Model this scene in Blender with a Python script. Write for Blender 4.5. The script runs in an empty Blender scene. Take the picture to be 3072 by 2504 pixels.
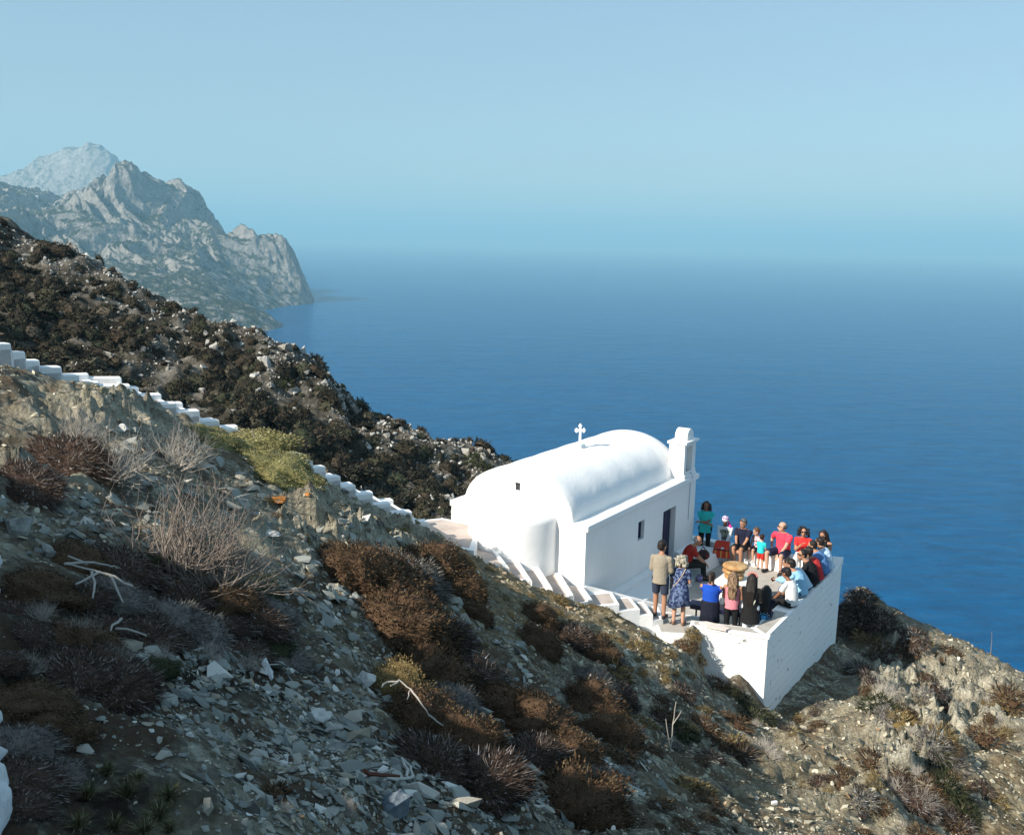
import bpy, bmesh, math, random
import numpy as np
from mathutils import Vector, Matrix
from mathutils.bvhtree import BVHTree
random.seed(7); RNG = np.random.default_rng(11)
SC = bpy.context.scene
COL = SC.collection
rad = math.radians

# ------------------------------------------------------------------ camera and image pixel projection
FOC, CAMH, CX, CY = 2950.0, 8.6, 1536.0, 1252.0      # focal length and centre in photo pixels, camera height over the terrace
ROLL = math.atan(0.023); PITCH = math.atan((CY - 727) * math.cos(ROLL) / FOC)

def ray(px, py):
    u = px - CX; v = CY - py
    c, s = math.cos(ROLL), math.sin(ROLL)
    a = u * c - v * s; b = u * s + v * c
    return np.array([a, FOC * math.cos(PITCH) + b * math.sin(PITCH), -FOC * math.sin(PITCH) + b * math.cos(PITCH)]) / FOC

def P(px, py, y):            # image pixel projected back to a chosen forward distance y
    d = ray(px, py); t = y / d[1]
    return np.array([d[0] * t, y, CAMH + d[2] * t])

def G(px, py, z):            # image pixel projected back onto a chosen height z
    d = ray(px, py); t = (z - CAMH) / d[2]
    return np.array([d[0] * t, d[1] * t, z])

def proj(x, y, z):
    z = z - CAMH
    dep = y * math.cos(PITCH) - z * math.sin(PITCH); b = y * math.sin(PITCH) + z * math.cos(PITCH)
    dep = np.where(np.abs(dep) < 1e-3, 1e-3, dep)
    a = x / dep * FOC; b = b / dep * FOC
    c, s = math.cos(ROLL), math.sin(ROLL)
    return CX + a * c + b * s, CY + a * s - b * c

cam = bpy.data.cameras.new('camera'); camo = bpy.data.objects.new('camera', cam); COL.objects.link(camo)
_c, _s = math.cos(ROLL), math.sin(ROLL)
_r0 = Vector((1, 0, 0)); _u0 = Vector((0, math.sin(PITCH), math.cos(PITCH))); _f = Vector((0, math.cos(PITCH), -math.sin(PITCH)))
_R = _c * _r0 + _s * _u0; _U = -_s * _r0 + _c * _u0
_m = Matrix((_R, _U, -_f)).transposed().to_4x4(); _m.translation = (0, 0, CAMH)
camo.matrix_world = _m
cam.sensor_width = 36; cam.lens = 36 * FOC / 3072; cam.clip_start = 0.1; cam.clip_end = 120000
SC.camera = camo

# ------------------------------------------------------------------ noise
def _h(ix, iy, seed):
    n = (ix.astype(np.int64) * 374761393 + iy.astype(np.int64) * 668265263 + seed * 974634777) & 0x7fffffff
    n = ((n ^ (n >> 13)) * 1274126177) & 0x7fffffff
    n = (n ^ (n >> 16))
    return (n & 0xffff) / 65535.0 * 2 * math.pi

def noise2(x, y, seed=0):
    x = np.asarray(x, float); y = np.asarray(y, float)
    ix = np.floor(x); iy = np.floor(y); fx = x - ix; fy = y - iy
    w = lambda t: t * t * t * (t * (t * 6 - 15) + 10)
    def g(dx, dy):
        a = _h(ix + dx, iy + dy, seed)
        return np.cos(a) * (fx - dx) + np.sin(a) * (fy - dy)
    u, v = w(fx), w(fy)
    a = g(0, 0) * (1 - u) + g(1, 0) * u; b = g(0, 1) * (1 - u) + g(1, 1) * u
    return (a * (1 - v) + b * v) * 1.5

def fbm(x, y, o=5, seed=0, gain=.5):
    r = 0; a = 1; f = 1
    for i in range(o):
        r = r + a * noise2(x * f, y * f, seed + i * 17); a *= gain; f *= 2.03
    return r

def ridged(x, y, o=5, seed=0, gain=.5):
    r = 0; a = 1; f = 1
    for i in range(o):
        r = r + a * (1 - 2 * np.abs(noise2(x * f, y * f, seed + i * 17))); a *= gain; f *= 2.03
    return r

def sstep(a, b, x):
    t = np.clip((x - a) / (b - a), 0, 1); return t * t * (3 - 2 * t)

# ------------------------------------------------------------------ objects
def tag(o, label=None, cat=None, group=None, kind=None):
    if label: o['label'] = label
    if cat: o['category'] = cat
    if group: o['group'] = group
    if kind: o['kind'] = kind
    return o

def empty(name, loc=(0, 0, 0), rz=0.0):
    o = bpy.data.objects.new(name, None); COL.objects.link(o); o.location = loc; o.rotation_euler = (0, 0, rz); o.empty_display_size = .2
    return o

def mesh_np(name, V, F, mat=None, parent=None, smooth=False, attrs=None):
    me = bpy.data.meshes.new(name)
    V = np.ascontiguousarray(V, dtype=np.float32); F = np.asarray(F)
    me.vertices.add(len(V)); me.vertices.foreach_set('co', V.ravel())
    k = F.shape[1]
    me.loops.add(F.size); me.loops.foreach_set('vertex_index', F.astype(np.int32).ravel())
    me.polygons.add(len(F)); me.polygons.foreach_set('loop_start', np.arange(0, F.size, k, dtype=np.int32))
    me.polygons.foreach_set('use_smooth', np.full(len(F), bool(smooth)))
    if attrs:
        for an, av in attrs.items():
            at = me.attributes.new(an, 'FLOAT', 'POINT'); at.data.foreach_set('value', np.asarray(av, dtype=np.float32))
    me.update(calc_edges=True); me.validate()
    if mat: me.materials.append(mat)
    o = bpy.data.objects.new(name, me); COL.objects.link(o)
    if parent: o.parent = parent
    return o

def obj(name, bm, mat=None, parent=None, smooth=False):
    me = bpy.data.meshes.new(name); bmesh.ops.recalc_face_normals(bm, faces=bm.faces); bm.to_mesh(me); bm.free()
    if smooth:
        me.polygons.foreach_set('use_smooth', [True] * len(me.polygons))
    if mat: me.materials.append(mat)
    o = bpy.data.objects.new(name, me); COL.objects.link(o)
    if parent: o.parent = parent
    return o

def add_hex(bm, b, t):       # box from 4 bottom points and 4 top points
    vs = [bm.verts.new(p) for p in list(b) + list(t)]
    n = len(b)
    bm.faces.new(vs[:n][::-1]); bm.faces.new(vs[n:])
    for i in range(n): bm.faces.new((vs[i], vs[(i + 1) % n], vs[n + (i + 1) % n], vs[n + i]))

def add_box(bm, x0, y0, z0, x1, y1, z1):
    q = [(x0, y0), (x1, y0), (x1, y1), (x0, y1)]
    add_hex(bm, [(a, b, z0) for a, b in q], [(a, b, z1) for a, b in q])

def add_prism(bm, poly, z0, z1):
    add_hex(bm, [(p[0], p[1], z0) for p in poly], [(p[0], p[1], z1) for p in poly])

def loft(bm, rings, cap=True):     # rings: lists of points, same count
    vr = [[bm.verts.new(p) for p in r] for r in rings]
    n = len(vr[0])
    for a, b in zip(vr[:-1], vr[1:]):
        for i in range(n): bm.faces.new((a[i], a[(i + 1) % n], b[(i + 1) % n], b[i]))
    if cap: bm.faces.new(vr[0][::-1]); bm.faces.new(vr[-1])

def ering(c, xa, ya, rx, ry, n=14):
    c = Vector(c); return [c + xa * (rx * math.cos(2 * math.pi * i / n)) + ya * (ry * math.sin(2 * math.pi * i / n)) for i in range(n)]

def frame_of(d):
    d = Vector(d).normalized(); a = Vector((0, 0, 1)) if abs(d.z) < .9 else Vector((0, 1, 0))
    x = d.cross(a).normalized(); return x, d.cross(x).normalized()

def tube(bm, pts, rr, n=8, cap=True):
    pts = [Vector(p) for p in pts]; rings = []
    for i, p in enumerate(pts):
        d = (pts[min(i + 1, len(pts) - 1)] - pts[max(i - 1, 0)])
        x, y = frame_of(d); rings.append(ering(p, x, y, rr[i], rr[i], n))
    loft(bm, rings, cap)

def capsule(bm, p0, p1, r0, r1, n=12):
    p0, p1 = Vector(p0), Vector(p1); d = (p1 - p0)
    if d.length < 1e-5: d = Vector((0, 0, 1e-3))
    dn = d.normalized(); x, y = frame_of(dn); rings = []
    for k in (80, 60, 35, 0):
        a = rad(k); rings.append(ering(p0 - dn * r0 * math.sin(a), x, y, r0 * math.cos(a), r0 * math.cos(a), n))
    for k in (0, 35, 60, 80):
        a = rad(k); rings.append(ering(p1 + dn * r1 * math.sin(a), x, y, r1 * math.cos(a), r1 * math.cos(a), n))
    loft(bm, rings)

def ellipsoid(bm, c, rx, ry, rz, rot=None, n=14, m=9):
    c = Vector(c); R = rot or Matrix.Identity(3); rings = []
    for j in range(1, m):
        a = -math.pi / 2 + math.pi * j / m
        rings.append([c + R @ Vector((rx * math.cos(a) * math.cos(2 * math.pi * i / n), ry * math.cos(a) * math.sin(2 * math.pi * i / n), rz * math.sin(a))) for i in range(n)])
    loft(bm, rings)

def bevelled(o, w=.02, seg=2):
    m = o.modifiers.new('bevel', 'BEVEL'); m.width = w; m.segments = seg; m.limit_method = 'ANGLE'; m.angle_limit = rad(40)
    return o

# ------------------------------------------------------------------ materials
class NT:
    def __init__(s, name, rough=.9, spec=.3):
        s.m = bpy.data.materials.new(name); s.m.use_nodes = True; s.t = s.m.node_tree; s.b = s.t.nodes['Principled BSDF']
        s.b.inputs['Roughness'].default_value = rough
        s.b.inputs['Specular IOR Level'].default_value = spec
    def n(s, ty, **kw):
        nd = s.t.nodes.new(ty)
        for k, v in kw.items():
            if k in nd.inputs.keys(): nd.inputs[k].default_value = v
            else: setattr(nd, k, v)
        return nd
    def l(s, a, b): s.t.links.new(a, b)
    def coord(s, kind='Object'):
        return s.n('ShaderNodeTexCoord').outputs[kind]
    def noise(s, scale, detail=4, rough=.55, vec=None, dist=0):
        nd = s.n('ShaderNodeTexNoise'); nd.inputs['Scale'].default_value = scale; nd.inputs['Detail'].default_value = detail
        nd.inputs['Roughness'].default_value = rough; nd.inputs['Distortion'].default_value = dist
        if vec is not None: s.l(vec, nd.inputs['Vector'])
        return nd.outputs['Fac']
    def voro(s, scale, vec=None, out='Distance', feature='F1'):
        nd = s.n('ShaderNodeTexVoronoi'); nd.feature = feature; nd.inputs['Scale'].default_value = scale
        if vec is not None: s.l(vec, nd.inputs['Vector'])
        return nd.outputs[out]
    def ramp(s, fac, stops):
        nd = s.n('ShaderNodeValToRGB'); cr = nd.color_ramp
        while len(cr.elements) < len(stops): cr.elements.new(.5)
        for e, (p, c) in zip(cr.elements, stops):
            e.position = p; e.color = (*c, 1) if not isinstance(c, (int, float)) else (c, c, c, 1)
        s.l(fac, nd.inputs['Fac']); return nd.outputs['Color']
    def mix(s, fac, a, b, bt='MIX'):
        nd = s.n('ShaderNodeMix'); nd.data_type = 'RGBA'; nd.blend_type = bt
        for sock, v in ((nd.inputs['Factor'], fac), (nd.inputs['A'], a), (nd.inputs['B'], b)) if False else ((nd.inputs[0], fac), (nd.inputs[6], a), (nd.inputs[7], b)):
            if hasattr(v, 'is_output') or isinstance(v, bpy.types.NodeSocket): s.l(v, sock)
            elif isinstance(v, (int, float)): sock.default_value = v
            else: sock.default_value = (*v, 1)
        return nd.outputs[2]
    def math(s, op, a, b=0.0, clamp=False):
        nd = s.n('ShaderNodeMath'); nd.operation = op; nd.use_clamp = clamp
        for sock, v in ((nd.inputs[0], a), (nd.inputs[1], b)):
            if isinstance(v, bpy.types.NodeSocket): s.l(v, sock)
            else: sock.default_value = v
        return nd.outputs[0]
    def attr(s, name):
        nd = s.n('ShaderNodeAttribute'); nd.attribute_name = name; return nd.outputs['Fac']
    def bump(s, h, strength=.5, dist=.05):
        nd = s.n('ShaderNodeBump'); nd.inputs['Strength'].default_value = strength; nd.inputs['Distance'].default_value = dist
        s.l(h, nd.inputs['Height']); s.l(nd.outputs['Normal'], s.b.inputs['Normal'])
    def col(s, c):
        if isinstance(c, bpy.types.NodeSocket): s.l(c, s.b.inputs['Base Color'])
        else: s.b.inputs['Base Color'].default_value = (*c, 1)
    def island(s):
        return s.n('ShaderNodeNewGeometry').outputs['Random Per Island']

_mc = {}
def cloth(name, c, c2=None, scale=14, rough=.85):
    k = (name, c, c2, scale)
    if k in _mc: return _mc[k]
    t = NT(name, rough, .2); v = t.coord()
    n = t.noise(6, 3, vec=v)
    a = tuple(x * .82 for x in c)
    if c2: t.col(t.mix(t.ramp(t.noise(scale, 2, .6, v, .6), [(.44, 0.), (.56, 1.)]), c, c2))
    else: t.col(t.mix(n, a, tuple(min(1, x * 1.12) for x in c)))
    t.bump(t.noise(9, 4, vec=v, dist=.8), .7, .03)
    _mc[k] = t.m; return t.m

def plain(name, c, rough=.6, spec=.4, bump=0):
    k = (name, c, rough)
    if k in _mc: return _mc[k]
    t = NT(name, rough, spec); v = t.coord()
    t.col(t.mix(t.noise(25, 3, vec=v), tuple(x * .85 for x in c), tuple(min(1, x * 1.1) for x in c)))
    if bump: t.bump(t.noise(30, 4, vec=v), bump, .01)
    _mc[k] = t.m; return t.m
# ------------------------------------------------------------------ light
SUN_EL = 32.5
SUN_TO = (0.81, 0.586)                       # horizontal direction the light travels
w = bpy.data.worlds.new('World'); SC.world = w; w.use_nodes = True
nt = w.node_tree; bg = nt.nodes['Background']
sky = nt.nodes.new('ShaderNodeTexSky'); sky.sky_type = 'NISHITA'; sky.sun_disc = False
sky.sun_elevation = rad(SUN_EL)
_sx, _sy = -SUN_TO[0], -SUN_TO[1]
sky.sun_rotation = math.atan2(_sx, _sy)
sky.altitude = 160; sky.air_density = 1.2; sky.dust_density = 0.5; sky.ozone_density = 2.0
tint = nt.nodes.new('ShaderNodeMix'); tint.data_type = 'RGBA'; tint.blend_type = 'MULTIPLY'; tint.inputs[0].default_value = 1.0
tint.inputs[7].default_value = (0.80, 0.84, 0.86, 1)
veil = nt.nodes.new('ShaderNodeMix'); veil.data_type = 'RGBA'; veil.inputs[0].default_value = .62; veil.inputs[7].default_value = (2.12, 3.08, 3.85, 1)   # thin even sea mist over the clear sky
nt.links.new(sky.outputs[0], tint.inputs[6]); nt.links.new(tint.outputs[2], veil.inputs[6]); nt.links.new(veil.outputs[2], bg.inputs['Color']); bg.inputs['Strength'].default_value = 0.090
sun = bpy.data.lights.new('sun', 'SUN'); sun.energy = 4.2; sun.angle = rad(.5); sun.color = (1, .93, .82)
suno = bpy.data.objects.new('sun', sun); COL.objects.link(suno)
_e = rad(SUN_EL); _d = Vector((SUN_TO[0] * math.cos(_e), SUN_TO[1] * math.cos(_e), -math.sin(_e)))
suno.rotation_euler = _d.to_track_quat('-Z', 'Y').to_euler()
SC.view_settings.view_transform = 'Standard'; SC.view_settings.look = 'None'; SC.view_settings.exposure = 1.0; SC.view_settings.gamma = 1.0
SC.render.engine = 'CYCLES'; cy = SC.cycles
cy.use_denoising = True; cy.max_bounces = 6; cy.diffuse_bounces = 3; cy.glossy_bounces = 2; cy.transmission_bounces = 2
cy.transparent_max_bounces = 4; cy.volume_bounces = 0; cy.caustics_reflective = False; cy.caustics_refractive = False
cy.sample_clamp_indirect = 4.0
try: cy.denoiser = 'OPENIMAGEDENOISE'; cy.denoising_input_passes = 'RGB_ALBEDO_NORMAL'
except Exception: pass

SEA = -151.4
# ------------------------------------------------------------------ haze
bm = bmesh.new(); add_box(bm, -34000, -3000, SEA - 1.5, 36000, 52000, 480)
t = bpy.data.materials.new('haze_air'); t.use_nodes = True; tn = t.node_tree; tn.nodes.clear()
out = tn.nodes.new('ShaderNodeOutputMaterial'); pv = tn.nodes.new('ShaderNodeVolumePrincipled')
pv.inputs['Color'].default_value = (.37, .73, .95, 1); pv.inputs['Density'].default_value = 1.45e-4; pv.inputs['Anisotropy'].default_value = 0.0
tn.links.new(pv.outputs[0], out.inputs['Volume'])
hz = obj('haze', bm, t); tag(hz, 'pale blue sea haze thickening towards the horizon', 'haze', kind='stuff')

# ------------------------------------------------------------------ sea
t = NT('sea_water', .15, .10); v = t.coord()
mp = t.n('ShaderNodeMapping'); mp.inputs['Rotation'].default_value = (0, 0, rad(-14)); mp.inputs['Scale'].default_value = (.45, 1, 1); t.l(v, mp.inputs['Vector']); mv = mp.outputs[0]
big = t.noise(.0016, 4, .6, mv); mid = t.noise(.05, 5, .65, mv, .3)
rip = t.noise(.085, 5, .7, mv, .4); deep = t.mix(big, (.0002, .066, .175), (.0004, .102, .265))
t.col(t.mix(t.ramp(rip, [(.36, .42), (.62, 0.)]), deep, (.0001, .020, .075)))  # wave shading put into the water colour: darker ripple bands
h = t.math('ADD', t.math('MULTIPLY', t.noise(.10, 6, .68, mv, .4), 1.6), t.math('MULTIPLY', t.noise(.02, 3, .5, mv, .3), 2.5))
t.bump(h, 1.0, 2.6); t.b.inputs['IOR'].default_value = 1.18; t.b.inputs['Specular Tint'].default_value = (.30, .85, 1.0, 1)
bm = bmesh.new(); vs = [bm.verts.new(p) for p in ((-33000, -2900, SEA), (35000, -2900, SEA), (35000, 51000, SEA), (-33000, 51000, SEA))]; bm.faces.new(vs)
sea = obj('sea', bm, t.m); tag(sea, 'calm deep blue sea reaching the hazy horizon', 'sea', kind='structure')

# ------------------------------------------------------------------ headlands
def rbf_fit(X, Z, c):
    X = np.asarray(X, float); Z = np.asarray(Z, float)
    D = np.sqrt(((X[:, None] - X[None]) ** 2).sum(-1) + c * c)
    n = len(X); A = np.zeros((n + 3, n + 3)); A[:n, :n] = -D; A[:n, n] = 1; A[:n, n + 1:] = X; A[n, :n] = 1; A[n + 1:, :n] = X.T
    sol = np.linalg.solve(A + 1e-6 * np.eye(n + 3), np.concatenate([Z, [0, 0, 0]]))
    def f(x, y):
        x = np.asarray(x, float); y = np.asarray(y, float); r = sol[n] + sol[n + 1] * x + sol[n + 2] * y
        for i in range(n): r = r - sol[i] * np.sqrt((x - X[i, 0]) ** 2 + (y - X[i, 1]) ** 2 + c * c)
        return r
    return f

def polar_grid(a0, a1, na, r0, r1, nr, log=True):
    a = np.linspace(rad(a0), rad(a1), na); r = np.exp(np.linspace(math.log(r0), math.log(r1), nr)) if log else np.linspace(r0, r1, nr)
    return a, r

def grid_mesh(name, a, r, zf, mat, **kw):
    A, R = np.meshgrid(a, r, indexing='ij'); X = R * np.sin(A); Y = R * np.cos(A); Z = zf(X, Y)
    V = np.stack([X, Y, Z], -1).reshape(-1, 3); na, nr = len(a), len(r)
    i = np.arange(na - 1)[:, None] * nr + np.arange(nr - 1)[None]
    F = np.stack([i, i + nr, i + nr + 1, i + 1], -1).reshape(-1, 4)[:, ::-1]
    return mesh_np(name, V, F[:, ::-1], mat, smooth=True, **kw), V, F

def mountain_mat(name, gain=1.0, sc=.012, th=.80):
    t = NT(name, .95, .1); v = t.coord()
    geo = t.n('ShaderNodeNewGeometry'); sx = t.n('ShaderNodeSeparateXYZ'); t.l(geo.outputs['Normal'], sx.inputs[0])
    rock = t.ramp(t.noise(sc * 3.2, 9, .75, v, .5), [(.34, (.13, .13, .12)), (.5, (.33 * gain, .31 * gain, .28 * gain)), (.66, (.52 * gain, .47 * gain, .41 * gain))])
    scrub = t.ramp(t.noise(sc * 6, 6, .7, v), [(.38, (.020, .032, .018)), (.6, (.08, .085, .055))])
    flat = t.math('ADD', sx.outputs['Z'], t.math('MULTIPLY', t.math('SUBTRACT', t.noise(sc * 2.5, 8, .75, v), .5), 1.5))
    t.col(t.mix(t.ramp(flat, [(th - .02, 0.), (th + .10, 1.)]), rock, scrub))
    t.bump(t.noise(sc * 6, 8, .75, v, .4), 1.0, 18)
    return t.m

# main headland with its cliffs (photo pixel x, y, distance)
HC = [(0, 578, 2900), (113, 577, 2850), (225, 573, 2800), (300, 541, 2700), (347, 520, 2650), (376, 508, 2620), (413, 513, 2600), (430, 541, 2600), (465, 536, 2750), (498, 557, 2780),
      (549, 562, 2800), (573, 583, 2780), (587, 607, 2760), (629, 625, 2740), (657, 668, 2700), (671, 691, 2690), (732, 710, 2640), (798, 733, 2600), (864, 738, 2560), (883, 768, 2540),
      (892, 804, 2520), (906, 841, 2500), (920, 874, 2470), (927, 903, 2440), (860, 915, 2330), (789, 930, 2160),
      (822, 985, 1730), (798, 954, 1760), (770, 926, 1800), (700, 905, 1900), (648, 862, 1950), (560, 810, 2050), (740, 905, 2090),
      (480, 760, 2150), (420, 690, 2250), (380, 620, 2420), (300, 640, 2350), (200, 600, 2550), (60, 650, 2400), (240, 720, 2100), (100, 760, 2000), (330, 800, 1900), (520, 690, 2450),
      (600, 780, 2250), (720, 800, 2380), (820, 800, 2450), (450, 880, 1720), (600, 960, 1600), (720, 985, 1650), (250, 900, 1650), (60, 800, 1700), (0, 700, 2000)]
HP = [P(*c) for c in HC]; HX = [(p[0], p[1]) for p in HP]; HZ = [p[2] for p in HP]
for (px, dist, z) in [(0, 3500, 100), (225, 3400, 60), (420, 3300, 20), (560, 3300, -20), (700, 3150, -100), (864, 2900, -190), (930, 2650, -200), (960, 2500, -210), (960, 2000, -230), (900, 1650, -230), (800, 1500, -220), (0, 4000, 0), (500, 3900, -150), (880, 2050, -200)]:
    p = P(px, 700, dist); HX.append((p[0], p[1])); HZ.append(z)
hf = rbf_fit(HX, HZ, 25.0)
def head_z(x, y):
    z = hf(x, y)
    px, py = proj(x, y, z)
    k = sstep(-170, 90, z)
    wx = x + 60 * noise2(x / 160, y / 160, 5); wy = y + 60 * noise2(x / 160, y / 160, 6)
    # buttresses running down towards the water, then finer ribs
    z = z + k * (30 * (ridged(wx / 330 + .15 * wy / 330, wy / 620, 5, 31) - 1.02) + 22 * (ridged(wx / 95 + .5 * wy / 200, wy / 230, 5, 77) - 1.0))
    z = z + 4 * fbm(x / 26, y / 26, 4, 3)
    return z
a, r = polar_grid(-31, -10.2, 620, 1480, 3900, 520)
o, _, _ = grid_mesh('headland', a, r, head_z, mountain_mat('limestone_cliff'))
tag(o, 'rocky limestone headland with sheer cliffs and green scrub above the sea', 'headland', kind='structure')
# far domed mountain
MC = [(-200, 610, 5600), (0, 578, 5600), (23, 562, 5600), (60, 533, 5600), (94, 508, 5600), (155, 475, 5600), (197, 456, 5600), (230, 453, 5600), (263, 454, 5600), (310, 463, 5600), (347, 474, 5550), (364, 492, 5500), (374, 520, 5450), (400, 580, 5400), (440, 700, 5300),
      (60, 600, 5000), (200, 600, 4900), (300, 600, 4950), (380, 640, 4950), (200, 520, 5250), (300, 520, 5250), (-200, 560, 6100), (-60, 700, 4600), (150, 700, 4500), (400, 760, 4600)]
MP = [P(*c) for c in MC]; mx = [(p[0], p[1]) for p in MP]; mz = [p[2] for p in MP]
for (px, d, z) in [(0, 6500, 100), (200, 6500, 150), (400, 6300, -100), (500, 5600, -250), (-200, 6900, 0), (520, 4800, -250)]:
    p = P(px, 700, d); mx.append((p[0], p[1])); mz.append(z)
mf = rbf_fit(mx, mz, 60.0)
def far_z(x, y):
    return mf(x, y) + 26 * (ridged(x / 200, y / 600, 6, 91) - 1.0) * sstep(-150, 0, mf(x, y)) + 6 * fbm(x / 60, y / 60, 4, 8)
a, r = polar_grid(-33, -15, 340, 4400, 6800, 240)
o, _, _ = grid_mesh('mountain', a, r, far_z, mountain_mat('mountain_rock', 1.0, .012, 1.0))
tag(o, 'faded domed mountain far behind the rocky headland', 'mountain', kind='structure')
# tiny white farmhouse on the headland saddle
hp = P(96, 591, 2700)
def house(loc, w, d, h, rz, label):
    root = empty('farmhouse', loc, rz); tag(root, label, 'house', 'white houses on the headland')
    bm = bmesh.new(); add_box(bm, -w / 2, -d / 2, -4, w / 2, d / 2, h); obj('wall', bm, WHITE, root)
    bm = bmesh.new(); add_box(bm, -w / 2 - .3, -d / 2 - .3, h, w / 2 + .3, d / 2 + .3, h + .5); obj('roof', bm, WHITE, root)
    for k in range(3):
        bm = bmesh.new(); add_box(bm, -w / 3 + k * w / 3 - .5, -d / 2 - .05, 1, -w / 3 + k * w / 3 + .5, -d / 2 + .02, 2.2); obj('window', bm, plain('dark_opening', (.02, .03, .05)), root)
# ------------------------------------------------------------------ white lime wash and concrete
t = NT('lime_wash', .85, .25); v = t.coord()
n1 = t.noise(1.3, 6, .65, v); sp = t.noise(14, 5, .7, v)
base = t.mix(n1, (.82, .81, .79), (.92, .91, .90))
mp = t.n('ShaderNodeMapping'); mp.inputs['Scale'].default_value = (3.2, 3.2, .35); t.l(v, mp.inputs['Vector']); base = t.mix(t.ramp(t.noise(2.4, 6, .65, mp.outputs[0], .3), [(.50, .0), (.80, .22)]), base, (.66, .65, .61))
t.col(t.mix(t.ramp(t.noise(2.6, 8, .8, v, .5), [(.64, 0.), (.74, .35)]), base, (.52, .50, .44)))
t.bump(t.math('ADD', t.math('MULTIPLY', n1, 1.6), t.math('MULTIPLY', sp, .16)), .35, .04); WHITE = t.m
t = NT('weathered_lime_wash', .88, .2); v = t.coord()
base = t.mix(t.noise(1.0, 5, .6, v), (.84, .83, .81), (.92, .91, .90))
spots = t.ramp(t.noise(6.5, 4, .55, v), [(.665, 0.), (.70, .8)])
mp = t.n('ShaderNodeMapping'); mp.inputs['Scale'].default_value = (.6, .6, 5.2); t.l(v, mp.inputs['Vector'])
lines = t.ramp(t.noise(1.2, 3, .5, mp.outputs[0], .05), [(.47, 0.), (.5, .22), (.53, 0.)])
c = t.mix(spots, base, (.10, .09, .07)); c = t.mix(lines, c, (.93, .93, .92))
sz = t.n('ShaderNodeSeparateXYZ'); t.l(v, sz.inputs[0])
low = t.math('MULTIPLY', t.ramp(sz.outputs['Z'], [(0., 1.), (.9, 0.)]), t.ramp(t.noise(3, 7, .7, v), [(.4, 0.), (.6, .7)]))
t.col(c)
wv = t.n('ShaderNodeTexWave'); wv.bands_direction = 'Z'; wv.inputs['Scale'].default_value = 1.55; wv.inputs['Distortion'].default_value = .7; wv.inputs['Detail'].default_value = 3; wv.inputs['Detail Scale'].default_value = 1.5; t.l(v, wv.inputs['Vector'])
t.bump(t.math('ADD', t.math('MULTIPLY', wv.outputs['Fac'], .40), t.math('MULTIPLY', t.noise(11, 6, .7, v), .5)), .5, .02); BOARDED = t.m
def concrete(name, a, b):
    t = NT(name, .9, .2); v = t.coord()
    c = t.mix(t.ramp(t.noise(2.2, 7, .7, v), [(.35, 0.), (.65, 1.)]), a, b)
    c = t.mix(t.ramp(t.voro(45, v), [(.10, .35), (.25, 0.)]), c, tuple(x * 1.35 for x in b))
    t.col(c); t.bump(t.noise(40, 6, .75, v), .5, .01); return t.m
CONC = concrete('grey_concrete', (.36, .33, .29), (.47, .44, .40))
PINKC = concrete('pinkish_concrete', (.40, .33, .29), (.52, .45, .40))
# ------------------------------------------------------------------ chapel frame, terrace numbers
A0 = np.array([1.71, 21.16]); CU = np.array([.535, .845]); CN = np.array([.845, -.535])
CANG = math.atan2(.845, .535)
def W(u, n, z=0.0):       # u along the chapel, n outwards from the door wall
    p = A0 + CU * u + CN * n; return (p[0], p[1], z)
TER = [(.60, 2.37), (.98, 3.94), (7.08, 3.95), (7.08, -1.6), (6.42, -1.6)]    # outer outline of the terrace (u, n)

# ------------------------------------------------------------------ stair course: near edge points (photo x, y, distance)
_near = [(36, 1057), (79, 1080), (120, 1101), (187, 1125), (240, 1144), (300, 1157), (394, 1183), (464, 1208), (531, 1234), (601, 1260), (660, 1286), (710, 1305), (770, 1325), (831, 1344),
         (868, 1362), (905, 1384), (940, 1404), (978, 1430), (1023, 1458), (1068, 1485), (1120, 1511), (1173, 1538), (1237, 1567), (1286, 1590)]
ST = []      # near edge xyz of every step, upper end first
_e0 = P(-40, 1030, 15.7); ST.append(_e0)
for i, (a_, b_) in enumerate(_near): ST.append(P(a_, b_, 16 + 5.2 * i / 23))
ST = [np.array(p) for p in ST]
zt = np.array([p[2] for p in ST])
LANDZ = 1.95
# lower flight round the apse: near edge nodes and inner edge nodes
LO = [(*G(1422, 1652, 1.95)[:2], 1.95), (*G(1528, 1705, 1.74)[:2], 1.74), (*G(1596, 1743, 1.55)[:2], 1.55), (*G(1659, 1768, 1.36)[:2], 1.36), (*G(1722, 1787, 1.16)[:2], 1.16), (*G(1778, 1800, .97)[:2], .97)]

# ------------------------------------------------------------------ near slope
SP = []
def cp(px, py, y=None, z=None):
    p = P(px, py, y) if y is not None else G(px, py, z); SP.append(tuple(p)); return p
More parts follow.
